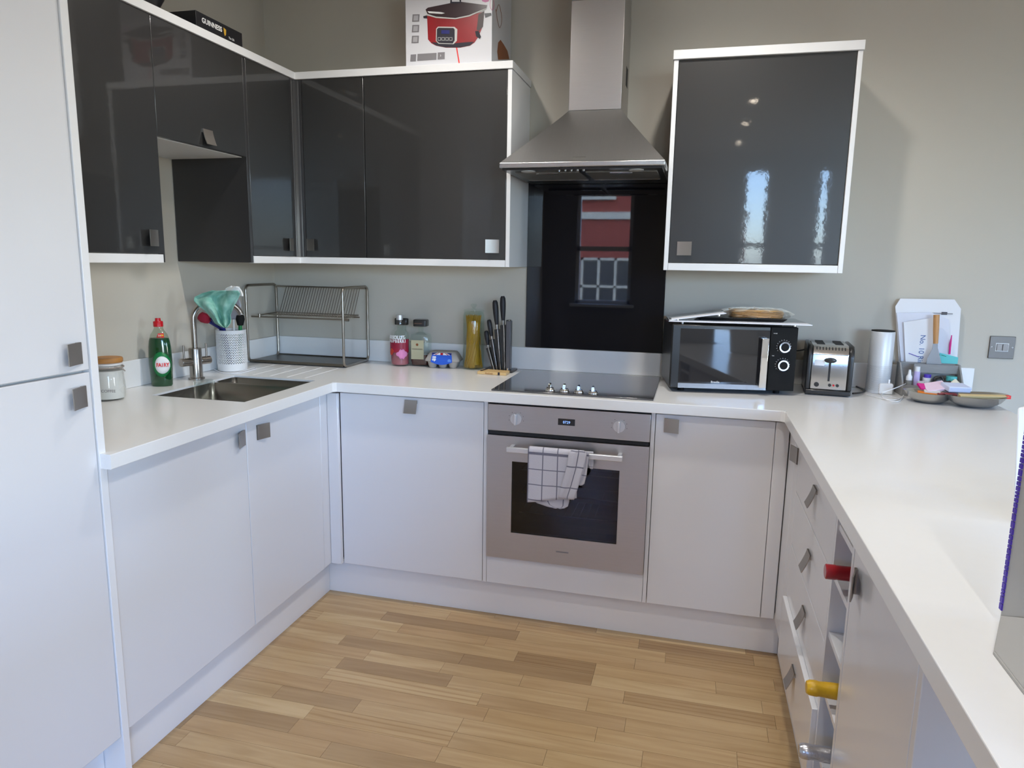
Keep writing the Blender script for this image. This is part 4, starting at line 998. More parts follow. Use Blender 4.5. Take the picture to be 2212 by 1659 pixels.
for u0, v0, u1, v1, yy, w, ku, kv, r, lab_ in K:
    p1, d_ = slot(u0, v0, u1, v1, yy, w); knife(ku, kv, p1, d_, yy, lab_, r)
slot(1098, 799, 1099, 691, -.105, .016)
B(1.192, 1.212, -.125, -.095, H+.009, H+.222).build('slot', mat('slate_plastic', (.09, .09, .10, 1), .35, coat=.3), kb, bevel=.002)
MB().cyl((1.208, -.15, H+.009), (1.208, -.15, H+.022), .004, n=10).build('screw', M['chrome'], kb)
ch = thing('sharpening_board', 'small light wooden block with a dark notch in front of the knife block', 'wooden board', (1.15, -.2, H))
P4 = [at(u, v, 'z', H) for u, v in ((1031, 808), (1093, 812))]+[at(u, v, 'z', H+.012) for u, v in ((1101, 800.5), (1044, 796.5))]
for p in P4: p.z = H
MB().hexa([p+Vector((0, 0, .0006)) for p in P4], [p+Vector((0, 0, .012)) for p in P4]).build('board', M['wood'], ch, bevel=.001)
q = P4[0].lerp(P4[1], .75); B(q.x-.004, q.x+.004, q.y-.0015, q.y+.003, H+.001, H+.0125).build('notch', M['ink'], ch)
q = P4[0].lerp(P4[1], .28); text('ProCook', .009, (q.x, q.y-.0006, H+.003), P4[1]-P4[0], (0, 0, 1), M['brown'], ch)
q0 = P4[3]+Vector((.02, -.005, .013)); q1 = P4[0]+Vector((.012, .012, .013)); MB().tube([q0, q1], .0028, 8).build('groove', M['ink'], ch)

# ---------------------------------------------------------------- microwave
mw = thing('microwave', 'black microwave oven with two round dials on the worktop', 'microwave', (1.8935, -.372, H), math.radians(9.0))
ML = T[mw]; MWW, MWD, MWH = .452, .283, .238; zf = .016
B(0, MWW, .012, MWD, zf, zf+MWH, ML).build('body', M['black'], mw, bevel=.006)
for fx_ in (.05, MWW-.05):
    for fy_ in (.05, MWD-.05): MB(ML).cyl((fx_, fy_, .0005), (fx_, fy_, zf), .012, n=16).build('foot', M['matt'], mw)
dr2 = B(.002, .352, 0, .0115, zf+.002, zf+MWH-.002, ML).build('door', M['black'], mw, bevel=.002)
B(.030, .350, -.0012, -.0001, zf+.002, zf+MWH-.014, ML).build('glass', mat('microwave_glass', (.018, .018, .02, 1), .04, spec=.8), dr2, bevel=.0005)
B(.030, .350, -.002, -.0013, zf+.002, zf+.020, ML).build('silver_strip', mat('silver_trim', (.42, .44, .47, 1), .25, metal=.9), dr2)
text('Breville', .0105, ML @ Vector((.150, -.0015, zf+.024)), ML.to_3x3() @ Vector((1, 0, 0)), (0, 0, 1), M['whiteink'], dr2)
o = B(.318, .343, -.030, -.024, zf+.015, zf+.197, ML).build('handle', M['chrome'], dr2, bevel=.002)
for hz in (zf+.017, zf+.187): B(.320, .341, -.024, -.0013, hz, hz+.008, ML).build('handle_mount', M['chrome'], o)
B(.354, MWW-.002, 0, .0115, zf+.002, zf+MWH-.002, ML).build('control_panel', M['matt'], mw, bevel=.002)
for k, dz in enumerate((.165, .098)):
    c0 = (.403, 0, zf+dz)
    o = MB(ML).cyl((c0[0], -.0005, c0[2]), (c0[0], -.016, c0[2]), .0185, .017, n=32).build('dial', M['matt'], mw)
    Mx = ML @ Matrix.Translation((c0[0], -.0165, c0[2])) @ Matrix.Rotation(PI/2, 4, 'X')
    MB(Mx).lathe([(.0145, -.002), (.0195, -.002), (.0195, .001), (.0145, .001)], n=36, cap0=False, cap1=False).build('dial_ring', M['chrome'], o)
    b = MB(ML)
    for a in range(-6, 7):
        aa = a*.36; xx, zz = c0[0]+.0255*math.sin(aa), c0[2]+.0255*math.cos(aa); b.box(xx-.0008, xx+.0008, -.0006, -.0001, zz-.0008, zz+.0008)
    b.build('dial_marks', M['whiteink'], mw)
    b = MB(ML @ Matrix.Translation((c0[0], -.0004, c0[2])) @ Matrix.Rotation(PI/2, 4, 'X')); b.lathe([(.0222, -.0002), (.0228, -.0002), (.0228, .0002), (.0222, .0002)], n=36, cap0=False, cap1=False); b.build('dial_scale', M['grey'], mw)
text('POWER', .004, ML @ Vector((.363, -.0006, zf+.212)), ML.to_3x3() @ Vector((1, 0, 0)), (0, 0, 1), M['whiteink'], mw); text('TIME', .004, ML @ Vector((.363, -.0006, zf+.130)), ML.to_3x3() @ Vector((1, 0, 0)), (0, 0, 1), M['whiteink'], mw)
# boards on the microwave
stripe = mat('striped_glass', (.55, .55, .55, 1), .15, coat=.6)
zt_ = H+zf+MWH
bo = thing('worktop_saver', 'large rectangular glass worktop saver lying on the microwave', 'board', (2.1, -.22, zt_), math.radians(1.0)); MLb = Matrix.Translation((0, 0, 0))
def saver(t, cx, cy, w, d, z, ang, tilt, legs=True, zb=None):
    Mx = Matrix.Translation((cx, cy, z)) @ Matrix.Rotation(ang, 4, 'Z') @ Matrix.Rotation(tilt, 4, 'Y')
    B(-w/2, w/2, -d/2, d/2, 0, .0035, Mx).build('glass', mat('smoked_glass', (.05, .045, .045, 1), .12, coat=.5), t, bevel=.0008)
    for k, (a, c) in enumerate(((0, .30), (.42, .62), (.72, .86))): B(-w/2+.004, w/2-.004, -d/2+a*.07, -d/2+c*.07, .0036, .0041, Mx).build('stripe', M['paper'], t)
    B(-w/2, w/2, -d/2-.001, -d/2, .0, .0035, Mx).build('front_edge', M['paper'], t)
    return Mx
Mx = saver(bo, 2.118, -.185, .505, .30, zt_+.008, math.radians(4.5), 0)
for ax_, ay_ in ((-.20, -.11), (.20, -.11), (-.20, .11), (.20, .11)): MB(Mx).cyl((ax_, ay_, -.0079), (ax_, ay_, 0), .006, n=14).build('foot', M['chrome'], bo)
ztop = zt_+.008+.0042
bk = thing('baking_tray', 'black baking tray on the glass board over the microwave', 'tray', (2.12, -.19, ztop), math.radians(5))
MLt = T[bk]
b = MB(MLt); b.hexa([(-.13, -.09, .0005), (.16, -.09, .0005), (.16, .10, .0005), (-.13, .10, .0005)], [(-.145, -.10, .013), (.175, -.10, .013), (.175, .11, .013), (-.145, .11, .013)]); b.build('tray', M['black'], bk, bevel=.002)
sb = thing('worktop_saver', 'small glass worktop saver tilted on the larger one', 'board', (1.97, -.27, ztop), 0)
Mx = saver(sb, 1.978, -.265, .20, .13, ztop+.0145, math.radians(5), math.radians(-8.5))
for ax_, ay_ in ((-.075, -.045), (.075, -.045)): MB(Mx).cyl((ax_, ay_, -.007), (ax_, ay_, 0), .0055, n=14).build('foot', M['chrome'], sb)
for ax_, ay_ in ((-.075, .045), (.075, .045)): MB(Mx).cyl((ax_, ay_, -.007), (ax_, ay_, 0), .0055, n=14).build('foot', M['chrome'], sb)
tr = thing('tortilla_pack', 'plastic packet of round tortilla wraps on the black baking tray', 'food packet', (2.19, -.19, ztop+.013))
for k in range(6):
    b = MB(); rings = []
    for r_, dz in ((.0, 0), (.06, .0), (.098, .001), (.1, .002), (.098, .0035), (.05, .0045), (0.001, .0045)):
        ring = []
        for i in range(30):
            a = 2*PI*i/30; ring.append(b.v((2.195+(r_+.002*math.sin(5*a+k))*math.cos(a), -.19+(r_)*math.sin(a), ztop+.0140+k*.0046+dz+(.0015*math.sin(3*a+k)*r_/.1))))
        rings.append(ring)
    b.skin(rings[1:-1]); b.build('wrap', M['tortilla'], tr)
b = MB(); rings = []
for r_, z_ in ((.10, .0138), (.115, .018), (.124, .024), (.112, .036), (.08, .045), (.03, .047)):
    ring = []
    for i in range(40):
        a = 2*PI*i/40; w_ = 1+.05*math.sin(7*a+z_*300)+.04*math.sin(13*a); ring.append(b.v((2.195+r_*w_*math.cos(a)*1.08, -.19+r_*w_*math.sin(a), ztop+z_+.0015*math.sin(9*a))))
    rings.append(ring)
b.skin(rings, cap0=False); b.build('film', M['film'], tr, ang=20)

# ---------------------------------------------------------------- toaster
ts = thing('toaster', 'black and chrome two-slot toaster beside the microwave', 'toaster', (2.462, -.262, H), math.radians(-5))
ML = T[ts]
W_, D_, H_ = .148, .232, .186
def arch(hw, z0, z1, r, n=8):
    P = [(-hw, z0), (hw, z0), (hw, z1-r)]
    for k in range(1, n+1): a = PI/2*k/n; P.append((hw-r+r*math.cos(a), z1-r+r*math.sin(a)))
    for k in range(0, n): a = PI/2+PI/2*k/n; P.append((-hw+r+r*math.cos(a), z1-r+r*math.sin(a)))
    P.append((-hw, z1-r)); return P
b = MB(ML)
prof = [(.006, .022), (D_, .022), (D_, H_-.03), (D_-.006, H_-.012), (D_-.022, H_), (.045, H_), (.024, H_-.006), (.012, H_-.016), (.006, H_-.034)]
b.prism(prof, 'x', -W_/2+.012, W_/2-.012); o = b.build('body', mat('polished_steel', (.62, .61, .60, 1), .14, metal=1), ts, bevel=.003)
for s in (-1, 1):
    xa, xb = sorted((s*(W_/2-.0115), s*(W_/2+.006)))
    b = MB(ML); P = [(.004, .02), (D_+.004, .02), (D_+.004, H_-.03), (D_-.02, H_+.001), (.03, H_+.001), (.010, H_-.014), (.003, H_-.04)]
    b.prism(P, 'x', xa, xb); b.build('side_shell', M['black'], ts, bevel=.006, seg=3)
B(-W_/2-.004, W_/2+.004, .0, D_, .004, .0215, ML).build('base', M['black'], ts, bevel=.004)
for fx_ in (-.06, .06):
    for fy_ in (.03, D_-.03): MB(ML).cyl((fx_, fy_, .0005), (fx_, fy_, .004), .01, n=14).build('foot', M['matt'], ts)
for s in (-.032, .032): B(s-.014, s+.014, .055, D_-.03, H_+.0002, H_+.0012, ML).build('slot', M['gap'], ts)
for k in range(10): B(-.050+k*.0105, -.0465+k*.0105, .0165, .030, H_-.011, H_-.004, ML).build('vent', M['gap'], ts) if False else None
b = MB(ML @ Matrix.Translation((0, .0115, H_-.0165)) @ Matrix.Rotation(math.radians(42), 4, 'X'))
for k in range(10): b.box(-.050+k*.0107, -.0465+k*.0107, .001, .014, .0008, .0016)
b.build('vents', M['gap'], ts)
B(-.0035, .0035, .0048, .0057, .055, H_-.045, ML).build('lever_slot', M['gap'], ts)
MB(ML @ Matrix.Translation((0, -.004, .134)) @ Matrix.Rotation(PI/2, 4, 'X')).lathe([(.014, -.008), (.021, -.004), (.021, .003), (.014, .006)], n=28, sx=1, sy=.45).build('lever', M['black'], ts)
for xx, zz, r, m in ((-.040, .041, .0085, 'black'), (.005, .041, .0055, 'black'), (.018, .041, .0035, 'red'), (.031, .041, .0055, 'black')): MB(ML).cyl((xx, .0058, zz), (xx, .001, zz), r, n=20).build('button', M[m], ts)
o = B(-.052, -.018, .0046, .0056, .112, .133, ML).build('sticker', M['paper'], ts)
cb = [ML @ Vector(p) for p in ((.03, D_+.002, .05), (.05, D_+.02, .03))] + [at(1852, 826, 'z', H+.005), at(1868, 842, 'z', H+.005), at(1866, 849, 'z', H+.005), at(1845, 851, 'z', H+.005), at(1830, 848, 'z', H+.005)]
def smooth_path(P, n=8):
    P = [Vector(p) for p in P]; out = []
    for i in range(len(P)-1):
        p0 = P[max(i-1, 0)]; p1 = P[i]; p2 = P[i+1]; p3 = P[min(i+2, len(P)-1)]
        for k in range(n):
            t = k/n; out.append(.5*((2*p1)+(p2-p0)*t+(2*p0-5*p1+4*p2-p3)*t*t+(3*p1-p0-3*p2+p3)*t**3))
    out.append(P[-1]); return out
cpts = [at(1842, 832, 'z', H+.004), at(1858, 838, 'z', H+.004), at(1867, 844, 'z', H+.004), at(1860, 848, 'z', H+.004), at(1842, 850, 'z', H+.004)]
MB().tube(smooth_path(cpts), .0032, 8).build('cord', M['black'], ts)

# microwave lead
cp_ = smooth_path([(2.345, -.06, 1.06), (2.37, -.05, 1.045), (2.40, -.045, 1.05), (2.425, -.03, 1.06)])
solo(MB().tube(cp_, .003, 8), 'power_lead', M['black'], (2.38, -.05, 1.05), 'black power lead running behind microwave and toaster', 'cable')

# smart speaker cylinder
ex, ey = 2.665, -.105
es = thing('smart_speaker', 'tall silver-white cylindrical speaker with perforated lower half', 'speaker', (ex, ey, H))
MB().lathe([(.040, H+.0005), (.0415, H+.003), (.0415, H+.108), (.0418, H+.108), (.0418, H+.232), (.040, H+.235)], (ex, ey), n=48).build('body', mat('pale_silver', (.66, .67, .68, 1), .4, metal=.25), es)
MB().lathe([(.036, H+.2352), (.0405, H+.2352), (.0405, H+.2385), (.036, H+.2385)], (ex, ey), n=48).build('top_ring', M['matt'], es)
b = MB()
for i in range(25):
    for k in range(54):
        a = 2*PI*(k+.5*(i % 2))/54; z = H+.014+i*.0038; c_, s_ = math.cos(a), math.sin(a); tv = Vector((-s_, c_, 0)); p = Vector((ex+.0419*c_, ey+.0419*s_, z))
        b.f([b.v(p-tv*.0008+Vector((0, 0, -.0008))), b.v(p+tv*.0008+Vector((0, 0, -.0008))), b.v(p+tv*.0008+Vector((0, 0, .0008))), b.v(p-tv*.0008+Vector((0, 0, .0008)))])
props(b.build('speaker_holes', M['grey'], es, smooth=False), kind='stuff')

# white plug with cable
q = at(1921, 853, 'z', H); q.x -= .012
pg = thing('plug', 'white three-pin plug charger lying on the worktop by the speaker', 'plug', q)
B(q.x-.026, q.x+.024, q.y, q.y+.036, H+.0005, H+.042).build('body', M['white'], pg, bevel=.006, seg=3) 
for dxp in (-.014, .010): B(q.x+dxp-.003, q.x+dxp+.003, q.y+.012, q.y+.018, H+.042, H+.056).build('pin', M['white'], pg)
B(q.x-.004, q.x+.004, q.y+.022, q.y+.028, H+.042, H+.062).build('pin', M['nickel'], pg)
ca = smooth_path([at(u, v, 'z', H+.003) for u, v in ((1873, 853), (1890, 857), (1910, 862), (1932, 864), (1950, 858), (1948, 848), (1930, 838), (1912, 842), (1905, 855), (1915, 864), (1940, 867), (1952, 855))], 6)
MB().tube(ca, .0018, 6).build('cable', M['white'], pg)
ca = smooth_path([at(1905, 848, 'z', H+.045), at(1935, 838, 'z', H+.05), at(1965, 825, 'z', H+.04), at(1978, 820, 'z', H+.03)], 6)
MB().tube(ca, .0018, 6).build('cable', M['white'], pg)
ca = smooth_path([at(u, v, 'z', H+.0025) for u, v in ((1842, 824), (1860, 836), (1880, 842), (1905, 852), (1940, 860))], 6)
solo(MB().tube(ca, .0013, 6), 'charging_cable', M['white'], ca[0], 'thin white cable snaking from the toaster to the plug', 'cable')

# ---------------------------------------------------------------- letters, organiser, dish
def card(name, pts, yb, yt, m, label, cat='envelope', th=.003):
    """upright leaning sheet: px outline, plane leaning from yb at bottom"""
    t = thing(name, label, cat, at(pts[0][0], pts[0][1], 'y', yb))
    P = [at(u, v, 'y', yb) for u, v in pts]
    MB().hexa([p+Vector((0, th, 0)) for p in P], P).build('sheet', m, t, smooth=False)
    return t, P
t, P = card('envelope', [(1943, 800), (1934, 662), (1945, 645), (2062, 647), (2076, 667), (2066, 800)], -.024, 0, M['paper'], 'large white envelope propped against the wall behind the organiser')
o = MB().tube([at(2006, 676, 'y', -.0265), at(2058, 678, 'y', -.0265)], .0016, 6).build('pen_line', M['grey'], t)
B(*[c for ab in zip(at(2034, 674, 'y', -.026), at(2046, 680, 'y', -.027)) for c in ab]).build('window_mark', M['ink'], t)
t2, P = card('envelope', [(1948, 800), (1937, 676), (2012, 675), (2050, 690), (2052, 800)], -.034, 0, mat('blue_white_paper', (.68, .70, .78, 1), .7), 'bluish white envelope in front of the largest one')
t3, P = card('envelope', [(1957, 800), (1952, 696), (2016, 686), (2030, 790), (2028, 800)], -.044, 0, M['paper'], 'white envelope with blue printed address, foremost of the letters')
text('No. 10 Rin', .026, at(1989, 723, 'y', -.0447), (0, 0, -1), (1, 0, 0), mat('blue_ink', S(60, 90, 150), .5), t3)
MB().tube([at(1963, 763, 'y', -.0455), at(1985, 771, 'y', -.0455)], .0013, 6).build('pen_mark', M['purple'], t3)
t4 = solo(MB().tube([at(2051, 765, 'y', -.040), at(2053, 742, 'y', -.040), at(2056, 724, 'y', -.040)], [.0035, .004, .0015], 8), 'pen', M['magenta'], at(2051, 765, 'y', -.04), 'magenta pen upright among the letters', 'pen')
t5, P = card('leaflet', [(2030, 800), (2030, 762), (2070, 772), (2067, 800)], -.052, 0, M['teal'], 'small turquoise leaflet in the organiser beside the wooden spatula', 'leaflet')
MB().tube([at(2034, 767, 'y', -.0525), at(2044, 770, 'y', -.0525)], .001, 6).build('print_line', M['greenlab'], t5)
# slotted turner with wooden handle
st = thing('kitchen_turner', 'steel turner with a wooden handle standing in the organiser', 'turner', at(2018, 785, 'y', -.075))
yt_ = -.075
hA, hB = at(2021, 742, 'y', yt_), at(2023, 680, 'y', yt_)
MB().tube([hA, hA.lerp(hB, .5), hB], [.0085, .0100, .0105], 14).build('handle', M['woodh'], st)
Pm = [at(u, v, 'y', yt_) for u, v in ((2016, 742), (2026, 742), (2026, 752), (2034, 786), (2037, 800), (1998, 800), (2003, 775), (2013, 755))]
MB().hexa([p+Vector((0, .002, 0)) for p in Pm], Pm).build('blade', mat('turner_steel', (.17, .16, .16, 1), .4, metal=.7), st, smooth=False)
# organiser
og = thing('desk_organiser', 'grey wooden desk organiser with a sloping front full of small bottles', 'organiser', (2.84, -.10, H))
ox0, ox1, yF, yB_ = 2.735, 2.942, -.158, -.062
for x in (ox0, ox1-.006):
    MB().prism([(yF, H+.0005), (yB_, H+.0005), (yB_, H+.118), (yB_-.035, H+.118), (yF, H+.045)], 'x', x, x+.006).build('side', M['greyw'], og, bevel=.0008)
B(ox0+.006, ox1-.006, yF, yF+.005, H+.0005, H+.042).build('front', M['greyw'], og); B(ox0+.006, ox1-.006, yB_-.005, yB_, H+.0005, H+.118).build('back', M['greyw'], og)
B(ox0+.006, ox1-.006, yF+.005, yB_-.005, H+.0005, H+.006).build('bottom', M['greyw'], og); B(ox0+.050, ox1-.006, -.098, -.094, H+.084, H+.116).build('partition', M['greyw'], og)
B(ox0+.0, ox0+.004, -.10, yF, H+.05, H+.05).build('edge', M['wood'], og) if False else None
def small(name, label, cat, parts, loc):
    t = thing(name, label, cat, loc)
    for nm, prof, m in parts: MB().lathe([(r, loc[2]+z) for r, z in prof], (loc[0], loc[1]), n=20).build(nm, m, t)
    return t
zq = H+.0065
small('dropper_bottle', 'small white dropper bottle in the organiser', 'bottle', [('body', [(.012, 0), (.012, .045), (.008, .05)], mat('grey_dropper', S(120, 122, 120), .3)), ('cap', [(.0105, .05), (.0105, .064), (.006, .072), (.004, .090)], M['white'])], (2.764, -.130, zq))
small('cream_tube', 'lilac cream tube with a white cap standing in the organiser', 'tube', [('body', [(.008, 0), (.011, .01), (.010, .085)], M['lilac']), ('cap', [(.0085, .085), (.0085, .103)], M['white'])], (2.790, -.128, zq))
small('ointment_jar', 'squat white jar with a white lid in the organiser', 'jar', [('body', [(.013, 0), (.013, .03)], M['white']), ('lid', [(.0145, .0302), (.0145, .044)], M['white'])], (2.806, -.142, zq)) if False else None
small('ointment_jar', 'small white pot in front of the lilac tube', 'pot', [('body', [(.011, 0), (.011, .036)], M['white']), ('lid', [(.012, .0362), (.012, .05)], M['white'])], (2.803, -.142, zq))
small('medicine_bottle', 'white medicine bottle with purple band in the organiser', 'bottle', [('body', [(.016, 0), (.016, .062)], M['white']), ('lid', [(.012, .0622), (.012, .074)], M['purple'])], (2.829, -.118, zq))
# tangle of black glossy headphones
b = MB()
hpP = [(2.845, -.142, zq+.050), (2.852, -.150, zq+.066), (2.865, -.148, zq+.072), (2.874, -.146, zq+.055), (2.882, -.148, zq+.045), (2.896, -.146, zq+.056), (2.902, -.142, zq+.045)]
t = thing('sunglasses', 'glossy black sunglasses lying in the organiser', 'sunglasses', (2.87, -.145, zq+.04))
MB().lathe([(.004, zq+.036), (.018, zq+.042), (.020, zq+.056), (.013, zq+.070), (.004, zq+.074)], (2.858, -.140), n=20, sy=.7).build('lens', M['black'], t)
MB().lathe([(.004, zq+.034), (.015, zq+.038), (.016, zq+.048), (.008, zq+.056)], (2.889, -.140), n=20, sy=.7).build('lens', M['black'], t)
MB().tube(smooth_path(hpP, 5), .0035, 8).build('frame', M['black'], t)
small('blister_pack', 'teal packet at the back of the organiser', 'packet', [('body', [(.018, 0), (.018, .07)], M['teal'])], (2.912, -.112, zq))
t = thing('air_freshener', 'cream bird-shaped plastic gadget in the organiser', 'gadget', (2.92, -.145, zq+.02))
MB().lathe([(.004, zq+.030), (.018, zq+.034), (.021, zq+.042), (.014, zq+.052), (.005, zq+.062), (.001, zq+.066)], (2.914, -.146), n=20, sx=1.15, sy=.6).build('body', M['bone'], t)
MB().cyl((2.918, -.1585, zq+.041), (2.918, -.160, zq+.041), .0035, n=12).build('button', M['ink'], t)
# two-lobed pewter dish
ds = thing('serving_dish', 'hammered pewter dish of two joined bowls heaped with odds and ends', 'dish', (2.86, -.28, H))
def lobe(cx, cy, rx, ry, ang, name):
    b = MB(Matrix.Translation((cx, cy, 0)) @ Matrix.Rotation(ang, 4, 'Z'))
    prof = [(.30, .0008), (.55, .002), (.80, .016), (1.0, .040), (1.012, .0405), (.97, .038), (.78, .018), (.52, .006), (.05, .005)]
    rings = []
    for s_, z in prof:
        ring = []
        for i in range(40):
            a = 2*PI*i/40; k = 1+.05*math.cos(2*a)
            ring.append(b.v((s_*rx*math.cos(a)*k, s_*ry*math.sin(a), H+z+.002*math.cos(2*a)*s_)))
        rings.append(ring)
    b.skin(rings); return b.build(name, M['pewter'], ds, ang=50)
lobe(2.800, -.262, .082, .068, .1, 'bowl'); lobe(2.938, -.292, .108, .074, .42, 'bowl')
def bit(name, label, cat, c, size, rot, m, tilt=(0, 0)):
    Mx = Matrix.Translation(c) @ Matrix.Rotation(rot, 4, 'Z') @ Matrix.Rotation(tilt[0], 4, 'X') @ Matrix.Rotation(tilt[1], 4, 'Y')
    return solo(B(-size[0]/2, size[0]/2, -size[1]/2, size[1]/2, -size[2]/2, size[2]/2, Mx), name, m, c, label, cat, bevel=min(size)*.15)
bit('wrapper', 'orange-edged sweet wrapper in the pewter dish', 'wrapper', (2.785, -.285, H+.036), (.06, .025, .006), -.2, M['redorange'], (.1, .05))
bit('wrapper', 'magenta and white packet on the heap in the pewter dish', 'packet', (2.775, -.262, H+.055), (.030, .03, .008), .3, M['magenta'], (.5, .1))
bit('receipt', 'crumpled pinkish white paper on the heap in the dish', 'paper', (2.815, -.26, H+.056), (.075, .05, .010), .3, mat('pinkish_paper', S(226, 200, 214), .7), (.4, -.2))
bit('receipt', 'grey folded paper slip beneath the pink paper', 'paper', (2.800, -.282, H+.043), (.05, .025, .006), -.1, M['card'], (.3, 0))
bit('medicine_box', 'white and blue medicine box lying on the dish', 'box', (2.880, -.262, H+.058), (.085, .05, .020), .35, mat('pale_blue_box', S(205, 212, 235), .5), (.2, .05))
bit('wrapper', 'dull red wrapper under the medicine box', 'wrapper', (2.845, -.295, H+.038), (.06, .02, .006), .1, mat('dull_red', S(150, 70, 70), .5), (.1, 0))
bit('packet', 'grey foil packet beside the pink paper', 'packet', (2.862, -.272, H+.046), (.05, .03, .006), -.5, M['grey'], (.5, .3))
rl = bit('wooden_ruler', 'short wooden ruler with red tip across the pewter dish', 'ruler', (2.950, -.318, H+.040), (.165, .016, .010), .22, mat('boxwood', S(205, 180, 130), .6, noise=.1, nscale=30), (.3, 0))
MB(Matrix.Translation((2.950, -.318, H+.040)) @ Matrix.Rotation(.22, 4, 'Z')).box(.074, .088, -.0085, .0085, -.006, .006).build('tip', M['redlab'], rl)

# ---------------------------------------------------------------- box and bag at the end of the breakfast bar
bxx = thing('carton', 'tall white cardboard carton with purple print along its edge, on the breakfast bar', 'box', (2.5, -2.1, H))
B(2.392, 2.64, -2.36, -2.014, H+.0045, H+.36).build('carton_body', mat('carton_board', (.42, .415, .40, 1), .65), bxx, bevel=.003)
fm_ = mat('flap_board', (.42, .415, .40, 1), .65)
MB().prism([(2.352, -2.40), (2.352, -2.108), (2.392, -2.016), (2.66, -2.016), (2.66, -2.40)], 'z', H+.0006, H+.004).build('base_flap', fm_, bxx)
MB().hexa([(2.354, -2.40, H+.0045), (2.354, -2.106, H+.0045), (2.3915, -2.018, H+.0045), (2.3915, -2.40, H+.0045)], [(2.389, -2.40, H+.045), (2.389, -2.09, H+.045), (2.3915, -2.018, H+.012), (2.3915, -2.40, H+.045)]).build('side_flap', fm_, bxx)
b = MB()
zz = H+.02; rs = random.Random(2)
while zz < H+.30:
    l_ = .003+rs.random()*.006; b.box(2.3900, 2.3925, -2.020, -2.0125, zz, zz+l_); zz += l_+.0015
props(b.build('purple_print', M['purple'], bxx), kind='stuff')
wb_ = thing('paper_bag', 'white paper bag standing behind the carton on the breakfast bar', 'bag', (2.7, -1.4, H))
pA = at(2196, 896, 'z', H); pB = at(2186, 1130, 'z', H)
pA = at(2197, 880, 'y', pB.y)
b = MB(); b.hexa([(pB.x, pB.y, H+.0006), (pB.x+.2, pB.y, H+.0006), (pB.x+.2, pB.y+.12, H+.0006), (pB.x+.10, pB.y+.12, H+.0006)], [(pA.x, pA.y, pA.z), (pA.x+.2, pA.y, pA.z), (pA.x+.2, pA.y+.12, pA.z), (pA.x+.10, pA.y+.12, pA.z)]); b.build('bag', M['white'], wb_, bevel=.004)

# ---------------------------------------------------------------- on top of the wall cabinets
gb = thing('gift_box', 'flat black gift box with white and gold print on the cornice above the sink', 'box', (.22, -.77, CT))
gx1_, gy0_, gy1_ = .326, -.893, -.645; gz = CT+.0515
B(.075, gx1_, gy0_, gy1_, CT+.0006, gz).build('box_body', mat('black_card', (.010, .010, .013, 1), .35, coat=.3), gb, bevel=.001)
text('GUINNESS', .0225, (gx1_+.0004, gy0_+.028, CT+.0225), (0, 1, 0), (0, 0, 1), M['whiteink'], gb, sx=1.0, bold=.02)
text('The Gift', .0105, (gx1_+.0004, gy0_+.168, CT+.011), (0, 1, 0), (0, 0, 1), M['whiteink'], gb, sx=.9)
MB().prism([(gy0_+.142, CT+.040), (gy0_+.156, CT+.036), (gy0_+.154, CT+.020), (gy0_+.148, CT+.014), (gy0_+.144, CT+.022)], 'x', gx1_, gx1_+.0006).build('harp_mark', mat('gold_ink', S(205, 160, 50), .4), gb)
bw = thing('pan', 'round black pan on top of the wall cabinets beside the flat gift box', 'pan', (.175, -1.09, CT))
b = MB(); b.lathe([(.115, CT+.0006), (.125, CT+.004), (.150, CT+.050), (.1515, CT+.052), (.148, CT+.052), (.122, CT+.008), (.02, CT+.006)], (.175, -1.090), n=48); b.build('pan_body', mat('pan_black', (.012, .012, .016, 1), .35), bw)
b = MB(); b.tube(smooth_path([(.175, -1.235, CT+.043), (.175, -1.30, CT+.05), (.175, -1.39, CT+.06)], 6), .009, 10); b.build('handle', M['matt'], bw)

sc_ = thing('slow_cooker_box', 'white carton printed with a red slow cooker, on top of the wide wall cabinet', 'box', (.99, -.16, CT))
FYB = -.302
B(.817, 1.1665, FYB, -.02, CT+.0006, CT+.33).build('carton', mat('carton_white', (.70, .70, .73, 1), .3, coat=.6), sc_, bevel=.001)
def FP(u, v): 
    p = at(u, v, 'y', FYB); return (p.x, p.y, p.z)
NY = (0, -1, 0)
def zp(zx, zy): return FP(880+zx*230/2212, zy*230/2212)
def pp(pts, m, name, lift=.0003): return print_poly([zp(*p) for p in pts], NY, m, sc_, name, lift=lift)
def ell(cx, cy, rx, ry, a0=0, a1=360, n=24): return [(cx+rx*math.cos(math.radians(a0+(a1-a0)*k/n)), cy+ry*math.sin(math.radians(a0+(a1-a0)*k/n))) for k in range(n+(0 if a1-a0 == 360 else 1))]
pp([(410, 330), (430, 820), (500, 900), (600, 950), (800, 990), (1100, 990), (1300, 950), (1400, 880), (1480, 760), (1560, 560), (1600, 240), (1400, 290), (1000, 370), (600, 350)], M['crock'], 'cooker_body')
pp([(500, 880), (600, 945), (800, 985), (1100, 985), (1300, 945), (1390, 870), (1200, 880), (1000, 900), (700, 890)], M['ink'], 'cooker_base', .0008)
pp([(1480, 300), (1600, 230), (1570, 560), (1490, 640), (1440, 620)], mat('shade_print', S(62, 44, 44), .4), 'cooker_side', .0008)
pp([(380, 200), (430, 160), (880, 70), (1120, 40), (1500, 90), (1660, 110), (1640, 180), (1280, 320), (1000, 380), (600, 350), (420, 290)], mat('lid_print', S(58, 40, 46), .25, coat=.6), 'cooker_lid', .0009)
pp([(400, 290), (600, 348), (1000, 378), (1280, 318), (1640, 170), (1640, 195), (1290, 345), (1000, 402), (600, 375), (405, 320)], M['card'], 'cooker_rim', .0014)
pp([(420, 235), (700, 255), (780, 275), (720, 292), (450, 275)], M['whiteink'], 'lid_shine', .0014)
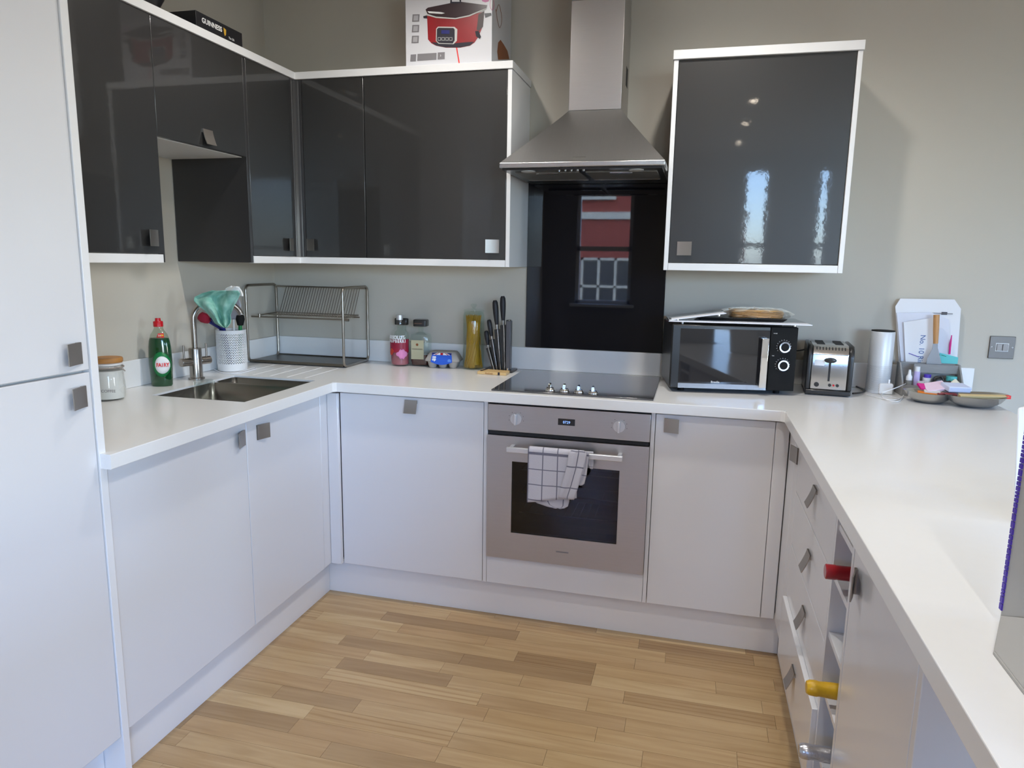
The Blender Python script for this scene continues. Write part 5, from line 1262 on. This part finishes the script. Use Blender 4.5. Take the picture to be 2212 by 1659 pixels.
pp([(900, -20), (920, -20), (930, 40), (1090, 40), (1080, -20), (1120, -20), (1115, 70), (890, 75)], M['ink'], 'lid_handle', .0014)
pp([(330, 340), (410, 320), (415, 385), (340, 380)], M['ink'], 'side_handle', .0009); pp([(1600, 280), (1740, 270), (1750, 320), (1620, 370)], mat('grey_handle_print', S(78, 80, 86), .4), 'side_handle', .0009)
pp([(1410, 650), (1480, 640), (1530, 760), (1510, 810), (1430, 760)], M['ink'], 'cooker_foot', .0014)
pp([(600, 600), (640, 555), (980, 560), (1040, 610), (1030, 850), (960, 920), (650, 910), (595, 850)], M['card'], 'control_frame', .0010)
pp([(618, 610), (650, 580), (960, 585), (985, 615), (985, 840), (945, 905), (660, 895), (612, 850)], M['ink'], 'control_panel', .0015)
pp([(710, 630), (880, 632), (878, 708), (708, 705)], M['navy'], 'control_display', .0021)
for k in range(4):
    x_ = 638+k*79; pp([(x_, 780), (x_+62, 780), (x_+62, 846), (x_, 846)], M['card'], 'control_button', .0021); pp([(x_+8, 788), (x_+54, 788), (x_+54, 838), (x_+8, 838)], M['ink'], 'control_button', .0026)
for y_ in (300, 520, 745):
    pp([(115-y_*.03+5, y_), (258-y_*.03+5, y_-3), (250-y_*.03+5, y_+150), (103-y_*.03+5, y_+155)], M['grey'], 'icon_square')
    pp([(140-y_*.03+5, y_+25), (232-y_*.03+5, y_+22), (226-y_*.03+5, y_+128), (132-y_*.03+5, y_+130)], mat('pale_icon', S(170, 168, 172), .5), 'icon_mark', .0008)
pp([(70, 1135), (185, 1128), (178, 1275), (60, 1280)], M['grey'], 'icon_square'); pp([(212, 1122), (608, 1098), (605, 1242), (205, 1268)], M['grey'], 'icon_bar'); pp([(632, 1092), (778, 1082), (776, 1230), (628, 1240)], M['grey'], 'icon_square')
text('3', .0095, Vector(zp(678, 1175))+Vector((0, -.0008, 0)), (1, 0, 0), (0, 0, 1), M['whiteink'], sc_)
pp([(1010, 985), (1035, 985), (1090, 1310), (1065, 1312)], M['redlab'], 'red_line')
pp([(1540, -10), (1700, -10), (1690, 30), (1620, 50), (1560, 30)], M['pink'], 'blossom')
o = MB().tube(smooth_path([zp(1730, 0), zp(1715, 120), zp(1760, 210), zp(1800, 120), zp(1790, 10)], 5), .0006, 6).build('flourish', M['magenta'], sc_)
SXB = 1.1665
def side_pt(u, v):
    p = at(u, v, 'x', SXB+.001); return p
MB().tube(smooth_path([side_pt(1071, 20), side_pt(1075, 45), side_pt(1080, 60), side_pt(1084, 40), side_pt(1078, 10), side_pt(1072, 25)], 5), .0008, 6).build('flourish', M['brown'], sc_)
P = [at(u, v, 'x', SXB) for u, v in ((1076, 129), (1074, 112), (1076, 92), (1081, 86), (1088, 96), (1096, 110), (1100, 128))]
print_poly(P, (1, 0, 0), M['brown'], sc_, 'food_print')
